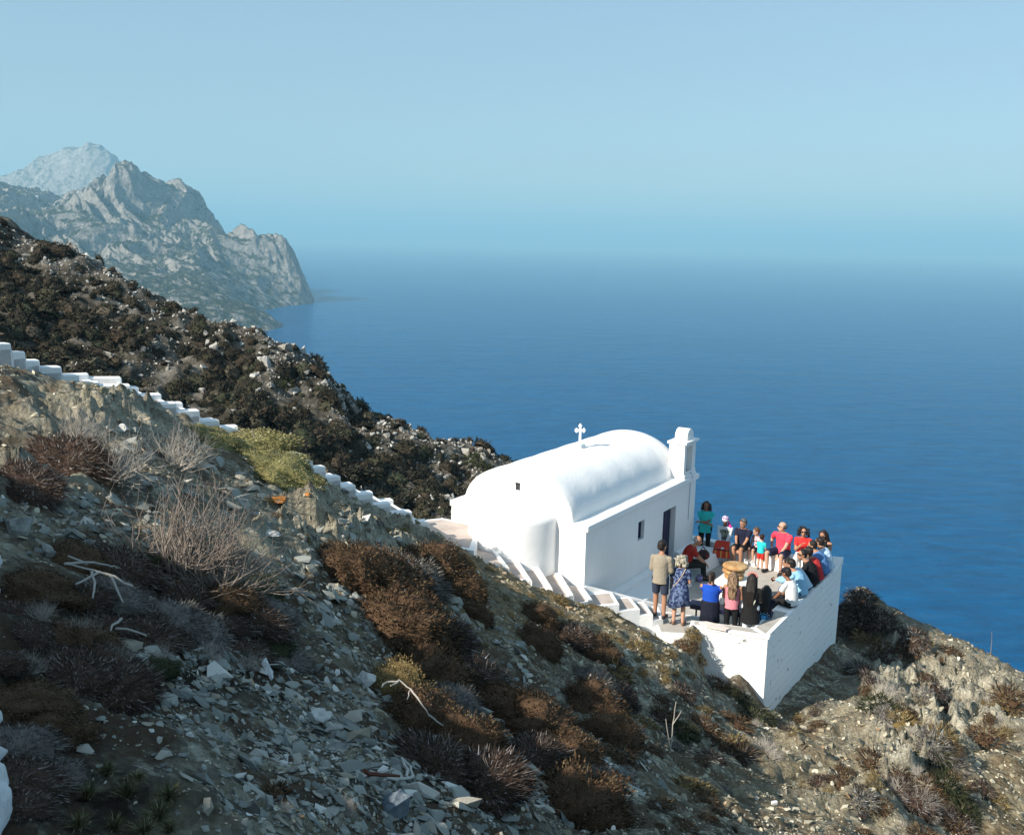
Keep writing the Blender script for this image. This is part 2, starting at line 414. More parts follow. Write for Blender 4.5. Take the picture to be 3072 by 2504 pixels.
# bottom of the picture and the near slope
for c in [(0, 2504, 3.5), (400, 2504, 3.9), (800, 2504, 4.4), (1200, 2504, 5.1), (1536, 2504, 6.0), (1900, 2504, 7.6), (2300, 2504, 10), (2700, 2504, 13), (3072, 2504, 15.5),
          (0, 2200, 4.2), (300, 2200, 4.7), (700, 2200, 5.6), (1000, 2200, 6.7), (1300, 2200, 8.2), (1600, 2200, 10.3), (1900, 2200, 13), (2150, 2250, 14.8), (2400, 2300, 15.5), (2700, 2300, 16.5), (3072, 2300, 18),
          (0, 1900, 5.5), (300, 1900, 6.2), (600, 1900, 7.4), (900, 1900, 9.2), (1150, 1900, 11), (1400, 1900, 13.2), (1650, 1900, 16), (1900, 1900, 18.3), (2050, 2000, 18.6), (2150, 2100, 18.4),
          (0, 1650, 7.2), (300, 1650, 8.2), (600, 1650, 10), (900, 1650, 12.2), (1150, 1700, 14), (1400, 1720, 16.6), (1600, 1790, 18.6),
          (0, 1400, 10), (250, 1400, 11), (500, 1450, 12.5), (750, 1500, 14.2), (1000, 1560, 16.3), (1200, 1620, 17.8), (0, 1250, 12.6), (300, 1270, 14), (500, 1330, 15),
          (2600, 2150, 20), (2800, 2200, 20.5), (3072, 2150, 22), (2450, 2180, 20), (3072, 2040, 26), (2950, 1990, 27.5), (2780, 1895, 28.5), (2640, 1835, 28.5), (2560, 1768, 28.2), (2740, 2000, 25.5), (2900, 2080, 24),
          (2600, 2000, 24.5)]:
    cp(*c)
# crest just below the stairs
for (a_, b_, i) in [(0, 1096, .5), (79, 1112, 2), (192, 1157, 4), (303, 1200, 6), (394, 1224, 7), (466, 1248, 8), (533, 1268, 9), (600, 1292, 10), (750, 1350, 12.6), (921, 1422, 16), (978, 1448, 17.5), (1030, 1478, 19), (1060, 1508, 20),
                    (1124, 1531, 21), (1173, 1561, 22), (1237, 1590, 23)]:
    cp(a_, b_, 16 + 5.2 * (i - 1) / 23 - .15)
for (a_, b_, z) in [(1397, 1650, 1.8), (1465, 1683, 1.68), (1528, 1709, 1.5), (1596, 1747, 1.3), (1659, 1772, 1.12), (1722, 1789, .92), (1778, 1803, .78), (1858, 1818, .60), (1920, 1833, .42), (1959, 1849, .22), (2003, 1864, .08)]:
    cp(a_, b_, z=z)
# around the terrace walls
def on_front(px, py):      # point on the front wall plane
    w0 = np.array(W(.60, 2.37)); w1 = np.array(W(.98, 3.94)); d = (w1 - w0)[:2]; nn = np.array([d[1], -d[0]])
    r_ = ray(px, py); t_ = (w0[:2] @ nn) / (r_[:2] @ nn); return np.array([r_[0] * t_, r_[1] * t_, CAMH + r_[2] * t_])
for q in [(2078, 1885), (2097, 1914), (2110, 2000), (2184, 2055), (2293, 2126)]: SP.append(tuple(on_front(*q)))
def on_side(px, py):
    r_ = ray(px, py); c0 = (A0 + CN * 3.95); t_ = (c0 @ CN) / (r_[:2] @ CN); return np.array([r_[0] * t_, r_[1] * t_, CAMH + r_[2] * t_])
for q in [(2307, 2133), (2360, 2080), (2411, 2026), (2470, 1965), (2512, 1925)]: SP.append(tuple(on_side(*q)))
# hidden ground: terrace fill, chapel footprint, gully beyond the stairs, seaward fall, left and back of the camera
for (u, n, z) in [(1.5, 2.5, -.8), (4, 2.5, -1.0), (6.5, 2.0, -1.2), (1, -1.8, .6), (4, -1.8, .0), (6.4, -1.8, -.8), (9, 3, -4.5), (9, 0, -4), (9, -3, -5), (3, -5.5, -1.5), (0, -5.5, .6), (-1, -4.2, 1.5), (12, 2, -8), (7.5, 5.2, -2.4)]:
    SP.append(W(u, n, z))
for (x, y, z) in [(-4, 24, 1.2), (-8, 22, 1.8), (-12, 20, 4.0), (-12, 27, -1), (-5, 30, -4), (2, 36, -9), (12, 34, -8), (20, 34, -12), (-20, 30, 0), (0, 45, -16), (20, 45, -22), (-25, 45, -8),
                  (24, 26, -9), (20, 20, -6), (16, 12, -4), (12, 6, -1), (9, 1, 2.5), (5, -3, 5.2), (0, 0, 6.9), (0, -4, 8.4), (-4, 0, 8.2), (-4.2, 4, 8.0), (-7, 1.5, 9.9), (-10, 4.5, 10.7), (-12, 7.5, 10.1), (-10.5, 9.6, 8.6), (-12, 14, 8.2), (-16, 9, 13), (-16, 0, 14), (-8, -8, 13), (0, -12, 12), (8, -10, 8), (28, 4, -12), (35, 25, -20), (-18, 18, 9)]:
    SP.append((x, y, z))
_sp = np.array(SP); nf = rbf_fit(_sp[:, :2], _sp[:, 2], .45)

def seg_dist(x, y, pts):
    best = np.full(np.shape(x), 1e9); zb = np.zeros(np.shape(x)); side = np.zeros(np.shape(x))
    for p, q in zip(pts[:-1], pts[1:]):
        d = np.array(q[:2]) - np.array(p[:2]); L2 = d @ d
        t_ = np.clip(((x - p[0]) * d[0] + (y - p[1]) * d[1]) / L2, 0, 1)
        dx = x - p[0] - t_ * d[0]; dy = y - p[1] - t_ * d[1]; dd = np.hypot(dx, dy)
        m_ = dd < best; best = np.where(m_, dd, best); zb = np.where(m_, min(p[2], q[2]), zb); side = np.where(m_, d[0] * dy - d[1] * dx, side)
    return best, zb, side

def rock_amt(px, py):
    def g(cx, cy, rx, ry): return np.exp(-(((px - cx) / rx) ** 2 + ((py - cy) / ry) ** 2))
    return np.clip(1.0 * g(2900, 2100, 150, 110) + .9 * g(2700, 2120, 110, 170) + .7 * g(2650, 1980, 70, 120) + .8 * g(2780, 2280, 110, 140) + .8 * g(950, 1560, 260, 90) + .6 * g(1130, 1620, 160, 60)
                   + .7 * g(300, 1250, 330, 60) + .5 * g(100, 1420, 200, 60) + .5 * g(2030, 1960, 80, 90) + .35 * g(2550, 2350, 200, 120), 0, 1)

def near_z(x, y, detail=True):
    z = nf(x, y)
    if detail:
        r_ = np.hypot(x, y)
        px, py = proj(x, y, z); inf = (y > 1)
        ra = np.where(inf, rock_amt(px, py), .2)
        k = sstep(1.0, 6.0, r_)
        fu = (x - A0[0]) * CU[0] + (y - A0[1]) * CU[1]; fn = (x - A0[0]) * CN[0] + (y - A0[1]) * CN[1]
        ex = np.maximum(np.maximum(.3 - fu, fu - 7.3), 0); ey = np.maximum(np.maximum(-4.0 - fn, fn - 4.0), 0); keep = sstep(.15, 1.6, np.hypot(ex, ey))
        k = k * (.45 + .55 * keep)
        z = z + (.16 * fbm(x / 1.9, y / 1.9, 3, 21) + .07 * fbm(x / .5, y / .5, 3, 22)) * (.35 + .65 * k)
        z = z + .018 * fbm(x / .11, y / .11, 3, 23)
        # rills running down the slope
        s = (x * .55 + y * .83); q = (x * .83 - y * .55)
        z = z + .17 * (ridged(s / 1.5 + .3 * noise2(x, y, 9), q / 7.0, 3, 41) - .6) * sstep(0, 3, x - 2) * k
        wx = x + .25 * noise2(x / .6, y / .6, 51)
        ax = wx * .8 + y * .6; ay = y * .8 - wx * .6
        z = z + keep * ra * (.44 * (ridged(ax / 1.3, ay / .8, 5, 61, .48) - .6) + .14 * np.round(2.6 * fbm(ax / .55, ay / .30, 3, 63)) / 2.6)
    # cut for the terrace and chapel
    du = (x - A0[0]) * CU[0] + (y - A0[1]) * CU[1]; dn = (x - A0[0]) * CN[0] + (y - A0[1]) * CN[1]
    frontu = .60 + (dn - 2.37) * (.38 / 1.57)
    inside = (du > np.where(dn > 2.37, frontu + .06, .95)) & (du < 7.0) & (dn > -3.7) & (dn < 3.88)
    z = np.where(inside, np.minimum(z, -.45), z)
    # land under the landing for the stairs
    lowc = [W(.9, 1.9), W(.9, 2.4)]
    inside2 = (du > .15) & (du <= 1.0) & (dn > .2) & (dn < 2.34)
    d_, zb_, sd = seg_dist(x, y, [np.array(p) for p in ST])
    m_ = (d_ < 1.35) & (sd > -.02)
    z = np.where(m_, np.minimum(z, zb_ - .25), z)
    m2 = (du > -2.6) & (du < .6) & (dn > -4.1) & (dn < .8)
    d3, zb3, sd3 = seg_dist(x, y, [np.array(p) for p in LO] + [np.array(W(.55, 1.95, .3))])
    z = np.where((sd3 > -.02) & m2 & (du < .6), np.minimum(z, np.maximum(zb3 - .3, -.2)), z)
    z = np.where((d3 < .9) & (sd3 > 0), np.minimum(z, zb3 - .3), z)
    return z

t = NT('slope_ground', .95, .15); v = t.coord()
geo = t.n('ShaderNodeNewGeometry'); sx = t.n('ShaderNodeSeparateXYZ'); t.l(geo.outputs['Normal'], sx.inputs[0])
peb = t.voro(16, v, 'Color'); pebg = t.n('ShaderNodeSeparateColor'); t.l(peb, pebg.inputs[0])
soil = t.ramp(t.noise(1.1, 7, .68, v, .3), [(.33, (.055, .050, .038)), (.46, (.17, .145, .10)), (.58, (.33, .29, .20)), (.70, (.45, .41, .30))])
stone = t.ramp(pebg.outputs[0], [(0., (.10, .105, .10)), (.45, (.25, .24, .19)), (.8, (.42, .40, .31)), (1., (.60, .57, .47))])
c1 = t.mix(t.ramp(t.noise(3.1, 6, .7, v), [(.42, 0.), (.56, 1.)]), soil, stone)
c2 = t.mix(t.math('MULTIPLY', t.attr('litter'), t.ramp(t.noise(5.0, 6, .7, v), [(.32, .25), (.55, 1.)])), c1, (.032, .022, .015))
dry = t.ramp(t.noise(7, 7, .75, v), [(.35, (.07, .05, .025)), (.52, (.22, .165, .085)), (.68, (.36, .30, .19))])
c2 = t.mix(t.math('MULTIPLY', t.ramp(t.noise(1.7, 7, .72, v, .4), [(.47, 0.), (.55, .85)]), t.math('SUBTRACT', 1.0, t.attr('rock'))), c2, (.085, .055, .034))
c3 = t.mix(t.math('MULTIPLY', t.attr('dry'), t.ramp(t.noise(2.4, 5, .65, v), [(.36, .2), (.58, 1.)])), c2, dry)
lith = t.ramp(t.noise(2.6, 8, .75, v, .8), [(.3, (.09, .085, .07)), (.45, (.30, .27, .20)), (.6, (.50, .46, .36)), (.75, (.62, .58, .48))])
t.col(t.mix(t.attr('rock'), c3, lith))
hh = t.math('ADD', t.math('MULTIPLY', t.voro(16, v), .7), t.math('MULTIPLY', t.noise(22, 8, .75, v), 1.0))
hh = t.math('ADD', hh, t.math('MULTIPLY', t.voro(5, v), 1.0))
t.bump(hh, 1.0, .05)
GROUND = t.m
ang = np.concatenate([np.linspace(-120, -36, 90)[:-1], np.linspace(-36, 34, 900), np.linspace(34, 120, 90)[1:]])
a = np.radians(ang); r = np.exp(np.linspace(math.log(.9), math.log(55), 620))
near_o, NV, NF = grid_mesh('hillside', a, r, near_z, GROUND)
_px, _py = proj(NV[:, 0], NV[:, 1], NV[:, 2])
_px = np.where(NV[:, 1] > .8, _px, 0); _py = np.where(NV[:, 1] > .8, _py, 2600)
def gz(cx, cy, rx, ry, px=None, py=None):
    px = _px if px is None else px; py = _py if py is None else py
    return np.exp(-(((px - cx) / rx) ** 2 + ((py - cy) / ry) ** 2))
def set_attr(o, name, val):
    at = o.data.attributes.new(name, 'FLOAT', 'POINT'); at.data.foreach_set('value', np.clip(val, 0, 1).astype(np.float32))
def litter_f(px, py):
    g = lambda *q: gz(*q, px=px, py=py)
    return np.clip(1.1 * g(300, 1900, 520, 170) + 1.1 * g(50, 2150, 230, 420) + .9 * g(700, 2000, 280, 120) + 1.0 * g(330, 2400, 260, 180) + .9 * g(1250, 1850, 140, 200) + .9 * g(1350, 2200, 170, 260)
                   + .8 * g(1700, 2300, 170, 240) + .7 * g(150, 1290, 160, 60) + .6 * g(250, 1400, 160, 60) + .6 * g(2700, 1830, 90, 60) + .5 * g(2620, 1950, 50, 90), 0, 1)
def dry_f(px, py):
    g = lambda *q: gz(*q, px=px, py=py)
    return np.clip(1.4 * g(1680, 1850, 360, 100) + 1.2 * g(1450, 1720, 220, 75) + .8 * g(850, 1330, 200, 60) + .8 * g(2500, 2300, 330, 160) + .8 * g(2980, 2380, 220, 220) + .5 * g(2800, 1950, 260, 90) + .3 * g(2200, 2380, 300, 120), 0, 1)
set_attr(near_o, 'litter', litter_f(_px, _py)); set_attr(near_o, 'dry', dry_f(_px, _py)); set_attr(near_o, 'rock', rock_amt(_px, _py) * 1.1)
tag(near_o, 'steep stony coastal slope falling towards the sea', 'hillside', kind='structure')

# ------------------------------------------------------------------ hillside across the gully
MS = [(0, 675, 78), (90, 722, 77), (160, 778, 76), (300, 832, 75), (480, 902, 73), (620, 947, 72), (700, 987, 71), (780, 1022, 70), (900, 1092, 69), (1000, 1142, 68), (1060, 1202, 67.5), (1150, 1262, 67), (1250, 1312, 66.5), (1350, 1352, 66), (1420, 1372, 65.5), (1500, 1402, 65), (1600, 1470, 64), (1750, 1560, 63)]
MB = [(0, 1100, 56), (300, 1180, 55), (600, 1290, 54), (900, 1400, 53), (1100, 1500, 52), (1330, 1560, 52), (1500, 1600, 52)]
MM = [(0, 880, 66), (300, 1000, 65), (600, 1120, 63), (900, 1230, 61), (1100, 1330, 60), (1350, 1450, 59)]
pts = [P(*c) for c in MS + MB + MM]; X_ = [(p[0], p[1]) for p in pts]; Z_ = [p[2] for p in pts]
for (px, py, yy) in MS: p = P(px, py, yy + 14); X_.append((p[0], p[1])); Z_.append(p[2] - 7.0)
for (px, py, yy) in MS[::2]: p = P(px, py, yy + 40); X_.append((p[0], p[1])); Z_.append(p[2] - 34)
for (px, py, yy) in MB: p = P(px, py, yy - 12); X_.append((p[0], p[1])); Z_.append(p[2] - 7)
X_ += [(-50, 60), (-60, 80), (-55, 40), (30, 70), (30, 50), (40, 90)]; Z_ += [12, 16, 6, -26, -20, -50]
mf2 = rbf_fit(X_, Z_, 3.0)
def mid_z(x, y):
    z = mf2(x, y)
    return z + .9 * fbm(x / 9, y / 9, 4, 101) + .5 * (ridged(x / 4.0, y / 4.0, 4, 103) - .6) + .10 * fbm(x / .8, y / .8, 3, 107)
t = NT('far_slope_ground', .95, .1); v = t.coord()
c = t.ramp(t.noise(.5, 8, .75, v, .3), [(.34, (.030, .026, .020)), (.47, (.085, .075, .058)), (.57, (.20, .18, .15)), (.70, (.34, .32, .28))])
t.col(c); t.bump(t.noise(2.0, 8, .75, v), 1.0, .5)
a, r = polar_grid(-46, 14, 520, 40, 130, 260)
mid_o, MV, MF = grid_mesh('far_slope', a, r, mid_z, t.m)
tag(mid_o, 'dark scrub covered slope dropping to the sea across the gully', 'hillside', kind='structure')

NBVH = BVHTree.FromPolygons([tuple(v_) for v_ in NV], [tuple(int(i) for i in f_) for f_ in NF]) if True else None
MBVH = BVHTree.FromPolygons([tuple(v_) for v_ in MV], [tuple(int(i) for i in f_) for f_ in MF])
def hit(px, py, bvh=None):
    d = Vector(ray(px, py)).normalized(); h_ = (bvh or NBVH).ray_cast(Vector((0, 0, CAMH)), d, 400)
    return h_[0], h_[1]
def drop(x, y, bvh=None):
    h_ = (bvh or NBVH).ray_cast(Vector((x, y, 200)), Vector((0, 0, -1)), 500); return h_[0], h_[1]
house(hp, 30, 8, 4, .3, 'long low white house on the dark saddle of the headland')
house(P(238, 582, 2700), 7, 6, 5, .1, 'tiny white hut beside the track on the headland saddle')

def panel(bm, o, xd, zd, nd, w, h, holes, depth):
    """wall face w x h with recessed openings; holes are (x0, z0, x1, z1)"""
    xs = sorted({0, w, *[q[0] for q in holes], *[q[2] for q in holes]}); zs = sorted({0, h, *[q[1] for q in holes], *[q[3] for q in holes]})
    o, xd, zd, nd = map(Vector, (o, xd, zd, nd)); pt = lambda x, z, d=0: bm.verts.new(o + xd * x + zd * z - nd * d)
    for x0, x1 in zip(xs[:-1], xs[1:]):
        for z0, z1 in zip(zs[:-1], zs[1:]):
            cx, cz = (x0 + x1) / 2, (z0 + z1) / 2
            if any(q[0] < cx < q[2] and q[1] < cz < q[3] for q in holes): continue
            bm.faces.new([pt(x0, z0), pt(x1, z0), pt(x1, z1), pt(x0, z1)])
    for x0, z0, x1, z1 in holes:
        for (a, b), (c, d) in (((x0, z0), (x1, z0)), ((x1, z0), (x1, z1)), ((x1, z1), (x0, z1)), ((x0, z1), (x0, z0))):
            bm.faces.new([pt(a, b), pt(c, d), pt(c, d, depth), pt(a, b, depth)])

L_, WD, HW = 6.42, 3.70, 2.29
ch = empty('chapel', W(0, 0, 0), CANG)
tag(ch, 'whitewashed barrel vaulted chapel with rounded apse and square bell tower on the cliff', 'chapel')
bm = bmesh.new()
B_ = -2.2
panel(bm, (0, 0, B_), (1, 0, 0), (0, 0, 1), (0, -1, 0), L_, HW - B_, [(4.27, .05 - B_, 5.10, 1.79 - B_), (2.76, 1.37 - B_, 3.12, 1.86 - B_)], .26)
q = lambda *pp: bm.faces.new([bm.verts.new(p_) for p_ in pp])
q((L_, 0, B_), (L_, WD, B_), (L_, WD, HW), (L_, 0, HW)); q((L_, WD, B_), (0, WD, B_), (0, WD, HW), (L_, WD, HW))
q((0, 0, HW), (L_, 0, HW), (L_, WD, HW), (0, WD, HW))
bmesh.ops.remove_doubles(bm, verts=bm.verts, dist=.0005)
# end wall with round gable, opening in the gable
VC, VR, VH, VZ = 1.85, 1.50, 1.05, 2.42
N_ = 32
arc = [(VC - VR * math.cos(math.pi * i / N_), VZ + VH * math.sin(math.pi * i / N_)) for i in range(N_ + 1)]
wo = [(1.755, 2.925), (1.755, 3.135), (1.94, 3.135), (1.94, 2.925)]
# lower part of the end wall
q((0, 0, B_), (0, 0, HW), (0, WD, HW), (0, WD, B_))
obj('wall', bm, WHITE, ch)
# vault: ring section swept, soft front rim
bm = bmesh.new()
prof = [(VC - VR, VZ - .14)] + arc + [(VC + VR, VZ - .14)]
def ring_at(x, k=1.0, dz=0):
    return [bm.verts.new((x, VC + (p_[0] - VC) * k, (p_[1] - VZ) * k + VZ + dz if p_[1] > VZ else p_[1])) for p_ in prof]
xs = [0.035, 0.0, .06] ; rows = []
for i_, (x, k) in enumerate([(.0, .955), (.012, .985), (.05, 1.0)] + [(.05 + .3 * j, 1.0 + .006 * math.sin(j * 1.7)) for j in range(1, 20)] + [(6.02, 1.0), (6.06, .985), (6.08, .95)]): rows.append(ring_at(x, k))
for a_, b_ in zip(rows[:-1], rows[1:]):
    for i in range(len(a_) - 1): bm.faces.new((a_[i], a_[i + 1], b_[i + 1], b_[i]))
bm.faces.new(rows[-1][::-1])
# gable face built round the small opening as a fan
inner = [bm.verts.new((0, y_, z_)) for y_, z_ in wo]; back = [bm.verts.new((.22, y_, z_)) for y_, z_ in wo]
fr = rows[0]; n_ = len(fr)
cor = [n_ // 4 - 2, n_ // 2 - 1]                       # connect rim to the four corners
segs = [(0, 9, 0, 0)]
idx_tl, idx_tr = 13, 21
def fan(c, i0, i1):
    for i in range(i0, i1): bm.faces.new((fr[i], fr[i + 1], inner[c]))
fan(0, 0, 6); fan(1, 6, 17); fan(2, 17, 28); fan(3, 28, n_ - 1)
bm.faces.new((fr[6], inner[1], inner[0])); bm.faces.new((fr[17], inner[2], inner[1])); bm.faces.new((fr[28], inner[3], inner[2])); bm.faces.new((fr[n_ - 1], fr[0], inner[0], inner[3]))
for i in range(4): bm.faces.new((inner[i], inner[(i + 1) % 4], back[(i + 1) % 4], back[i]))
vault = obj('roof', bm, WHITE, ch, smooth=True)
for p_ in vault.data.polygons:
    if abs(p_.normal.x) > .9: p_.use_smooth = False
bm = bmesh.new(); add_box(bm, .10, 1.74, 2.91, .13, 1.955, 3.15); obj('window', bm, plain('dark_opening', (.02, .025, .03)), ch)
# cornice and gutter ledge round the vault
bm = bmesh.new(); add_box(bm, -.03, -.07, HW - .02, L_ + .08, VC - VR + .02, 2.42); add_box(bm, -.02, VC + VR - .02, HW - .02, L_ + .08, WD + .05, 2.42)
add_box(bm, 6.04, VC - VR + .02, HW - .02, L_ + .08, VC + VR - .02, 2.42); bevelled(obj('cornice', bm, WHITE, ch), .025, 2)
# apse
bm = bmesh.new(); rings = []
AR, AC = 1.10, 1.86
levels = [(AR, B_), (AR, 1.2), (AR + .005, 2.0), (AR, 2.40), (AR - .02, 2.47), (AR * .90, 2.56), (AR * .72, 2.66), (AR * .48, 2.74), (AR * .22, 2.79), (.03, 2.81)]
for r_, z_ in levels: rings.append([bm.verts.new((-r_ * math.sin(math.pi * i / 28) * 1.0, AC + r_ * math.cos(math.pi * i / 28), z_)) for i in range(29)])
for a_, b_ in zip(rings[:-1], rings[1:]):
    for i in range(28): bm.faces.new((a_[i], b_[i], b_[i + 1], a_[i + 1]))
obj('apse', bm, WHITE, ch, smooth=True)
# plinth along the door wall (bench back) with the doorway left free
bm = bmesh.new()
for x0, x1 in ((.5, 4.2), (5.16, 6.60)):
    add_hex(bm, [(x0, 0, -.3), (x1, 0, -.3), (x1, -.2, -.3), (x0, -.2, -.3)], [(x0, 0, .50), (x1, 0, .50), (x1, -.15, .46), (x0, -.15, .46)])
bevelled(obj('plinth', bm, WHITE, ch), .03, 2)
# door
bm = bmesh.new(); add_box(bm, 4.275, .15, .05, 5.095, .19, 1.785); DBLUE = plain('dark_blue_paint', (.006, .012, .055), .45)
for k in range(4): add_box(bm, 4.30 + k * .20, .14, .10, 4.305 + k * .2 + .17, .155, 1.74)
dr = obj('door', bm, DBLUE, ch)
bm = bmesh.new(); add_box(bm, 4.36, .10, .85, 4.40, .14, .97); capsule(bm, (4.38, .11, .95), (4.47, .11, .95), .008, .008, 6); obj('handle', bm, plain('steel', (.4, .4, .4), .3), dr)
# window in the door wall
bm = bmesh.new(); add_box(bm, 2.755, .105, 1.365, 3.125, .13, 1.865); wn = obj('window', bm, DBLUE, ch)
bm = bmesh.new()
for b_ in ((2.762, .09, 1.372, 2.79, .105, 1.858), (3.09, .09, 1.372, 3.118, .105, 1.858), (2.79, .09, 1.372, 3.09, .105, 1.40), (2.79, .09, 1.83, 3.09, .105, 1.858), (2.93, .09, 1.40, 2.95, .105, 1.83)): add_box(bm, *b_)
obj('frame', bm, DBLUE, wn)
# cross on the ridge
bm = bmesh.new(); cx_, cz_ = 3.0, 3.48
add_hex(bm, [(cx_ - .16, VC - .14, cz_ - .06), (cx_ + .16, VC - .14, cz_ - .06), (cx_ + .16, VC + .14, cz_ - .06), (cx_ - .16, VC + .14, cz_ - .06)],
        [(cx_ - .11, VC - .09, cz_ + .08), (cx_ + .11, VC - .09, cz_ + .08), (cx_ + .11, VC + .09, cz_ + .08), (cx_ - .11, VC + .09, cz_ + .08)])
cr = obj('cross_base', bm, WHITE, ch)
bm = bmesh.new(); add_box(bm, -.035, -.035, 0, .035, .035, .47); add_box(bm, -.13, -.03, .36, .13, .03, .43)
for (a_, b_) in ((-.13, .395), (.13, .395), (0, .52)):
    for da, db in ((-.03, .0), (.03, .0), (0, .035), (0, -.035)): ellipsoid(bm, (a_ + da, 0, b_ + db), .038, .036, .038, n=10, m=7)
xo = obj('cross', bm, WHITE, ch, smooth=False); xo.scale = (.74, .80, .92); xo.location = (cx_, VC, cz_ + .07); xo.rotation_euler = (0, 0, -CANG + rad(8))
# bell tower
bt = []
bm = bmesh.new(); x0, x1, y0, y1, z0, z1 = 5.50, 6.28, .0, .46, 2.41, 3.36
add_box(bm, x0, y0, z0, 5.64, y1, z1); add_box(bm, 6.06, y0, z0, x1, y1, z1); add_box(bm, 5.64, y0 + .16, z0, 6.06, y1, z1); add_box(bm, 5.64, y0, 3.27, 6.06, y0 + .16, z1)
tw = bevelled(obj('bell_tower', bm, WHITE, ch), .012, 2)
bm = bmesh.new(); add_box(bm, x0 - .02, y0 - .035, 2.42, x1 + .03, y0 + .14, 2.53); add_box(bm, 5.62, y0 - .02, 2.53, 6.3, y0 + .02, 2.60); bevelled(obj('base_moulding', bm, WHITE, tw), .02, 2)
bm = bmesh.new(); add_box(bm, x0 - .05, y0 - .06, z1, x1 + .08, y1 + .04, z1 + .075); bevelled(obj('cap_slab', bm, WHITE, tw), .015, 2)
bm = bmesh.new(); cxm, rr_, zb = 5.96, .225, z1 + .075
pf = [(cxm - rr_, zb)] + [(cxm - rr_ * math.cos(math.pi * i / 14), zb + .08 + rr_ * math.sin(math.pi * i / 14)) for i in range(15)] + [(cxm + rr_, zb)]
loft(bm, [[(p_[0], y_, p_[1]) for p_ in pf] for y_ in (.05, .40)]); obj('dome', bm, WHITE, tw)
bm = bmesh.new(); tube(bm, [(5.72, .155, 2.98), (5.70, .15, 2.72), (5.86, .0, 2.60), (5.93, -.045, 2.52), (5.95, -.085, 2.42), (5.97, -.02, 2.20), (5.97, -.012, 1.2)], [.007] * 7, 6); obj('cable', bm, plain('grey_cable', (.25, .27, .3)), tw)

# ------------------------------------------------------------------ terrace
te = empty('terrace', W(0, 0, 0), CANG); tag(te, 'whitewashed walled terrace with concrete floor and low seat walls beside the chapel', 'terrace')
wy = lambda u, n: (u, -n)            # chapel local coordinates
bm = bmesh.new(); add_prism(bm, [wy(.62, .2), wy(.75, 2.36), wy(1.05, 3.7), wy(6.8, 3.7), wy(6.8, .0), wy(6.8, -1.5), wy(6.42, -1.5), wy(6.42, .2)][::-1], -.4, 0.0); obj('floor', bm, CONC, te)
# outer side wall: face slightly uneven
def wall_strip(bm, a, b, h0, h1, th, inward, seg=14):
    a, b = np.array(a, float), np.array(b, float); iv = np.array(inward, float)
    for i in range(seg):
        p, q_ = a + (b - a) * i / seg, a + (b - a) * (i + 1) / seg
        add_hex(bm, [(*p, h0), (*q_, h0), (*(q_ + iv * th), h0), (*(p + iv * th), h0)], [(*p, h1), (*q_, h1), (*(q_ + iv * th), h1), (*(p + iv * th), h1)])
    bmesh.ops.remove_doubles(bm, verts=bm.verts, dist=1e-4)
pA, pB, pC, pD = wy(.60, 2.37), wy(.98, 3.95), wy(7.10, 3.95), wy(7.10, -1.5)
bm = bmesh.new(); add_prism(bm, [wy(.98, 3.95), wy(7.10, 3.95), wy(7.10, 3.54), wy(1.10, 3.54)][::-1], -3.2, .44); sw = obj('side_wall', bm, BOARDED, te)
bm = bmesh.new(); add_prism(bm, [wy(.60, 2.37), wy(.98 - .004, 3.95 - .003), wy(1.07, 3.535), wy(1.22, 3.535), wy(.86, 2.30)][::-1], -3.2, .38); fw = obj('front_wall', bm, BOARDED, te)
bm = bmesh.new(); add_prism(bm, [wy(.565, 2.34), wy(.955, 3.99), wy(1.07, 3.99), wy(1.07, 3.6), wy(1.24, 3.54), wy(.87, 2.25)][::-1], .383, .457); bevelled(obj('front_coping', bm, WHITE, te), .012, 1)
bm = bmesh.new(); add_prism(bm, [wy(.66, 2.40), wy(1.02, 3.80), wy(1.10, 3.58), wy(1.19, 3.52), wy(.84, 2.34)][::-1], .457, .462); obj('front_capping', bm, CONC, te)
bm = bmesh.new(); add_prism(bm, [wy(1.10, 3.95), wy(7.09, 3.95), wy(7.09, 3.87), wy(1.10, 3.87)][::-1], .441, .456); add_prism(bm, [wy(1.3, 3.58), wy(6.7, 3.58), wy(6.7, 3.535), wy(1.3, 3.535)][::-1], .441, .456); obj('side_coping', bm, WHITE, te)
bm = bmesh.new(); add_prism(bm, [wy(1.10, 3.868), wy(2.6, 3.868), wy(2.6, 3.582), wy(1.32, 3.582)][::-1], .4405, .447); obj('side_capping', bm, CONC, te)
# raised tip of the wall at the far corner
bm = bmesh.new(); add_hex(bm, [(*wy(6.35, 3.97), .40), (*wy(7.13, 3.97), .40), (*wy(7.13, 3.50), .40), (*wy(6.75, 3.50), .40)], [(*wy(6.6, 3.97), .46), (*wy(7.13, 3.97), .60), (*wy(7.13, 3.62), .56), (*wy(6.8, 3.6), .47)]); bevelled(obj('wall_tip', bm, WHITE, te), .02, 2)
bm = bmesh.new(); add_prism(bm, [wy(6.66, .95), wy(6.66, 3.54), wy(7.095, 3.54), wy(7.095, -1.5), wy(6.8, -1.5), wy(6.8, .95)][::-1], -2.6, .43); bevelled(obj('seat_wall', bm, WHITE, te), .02, 2)
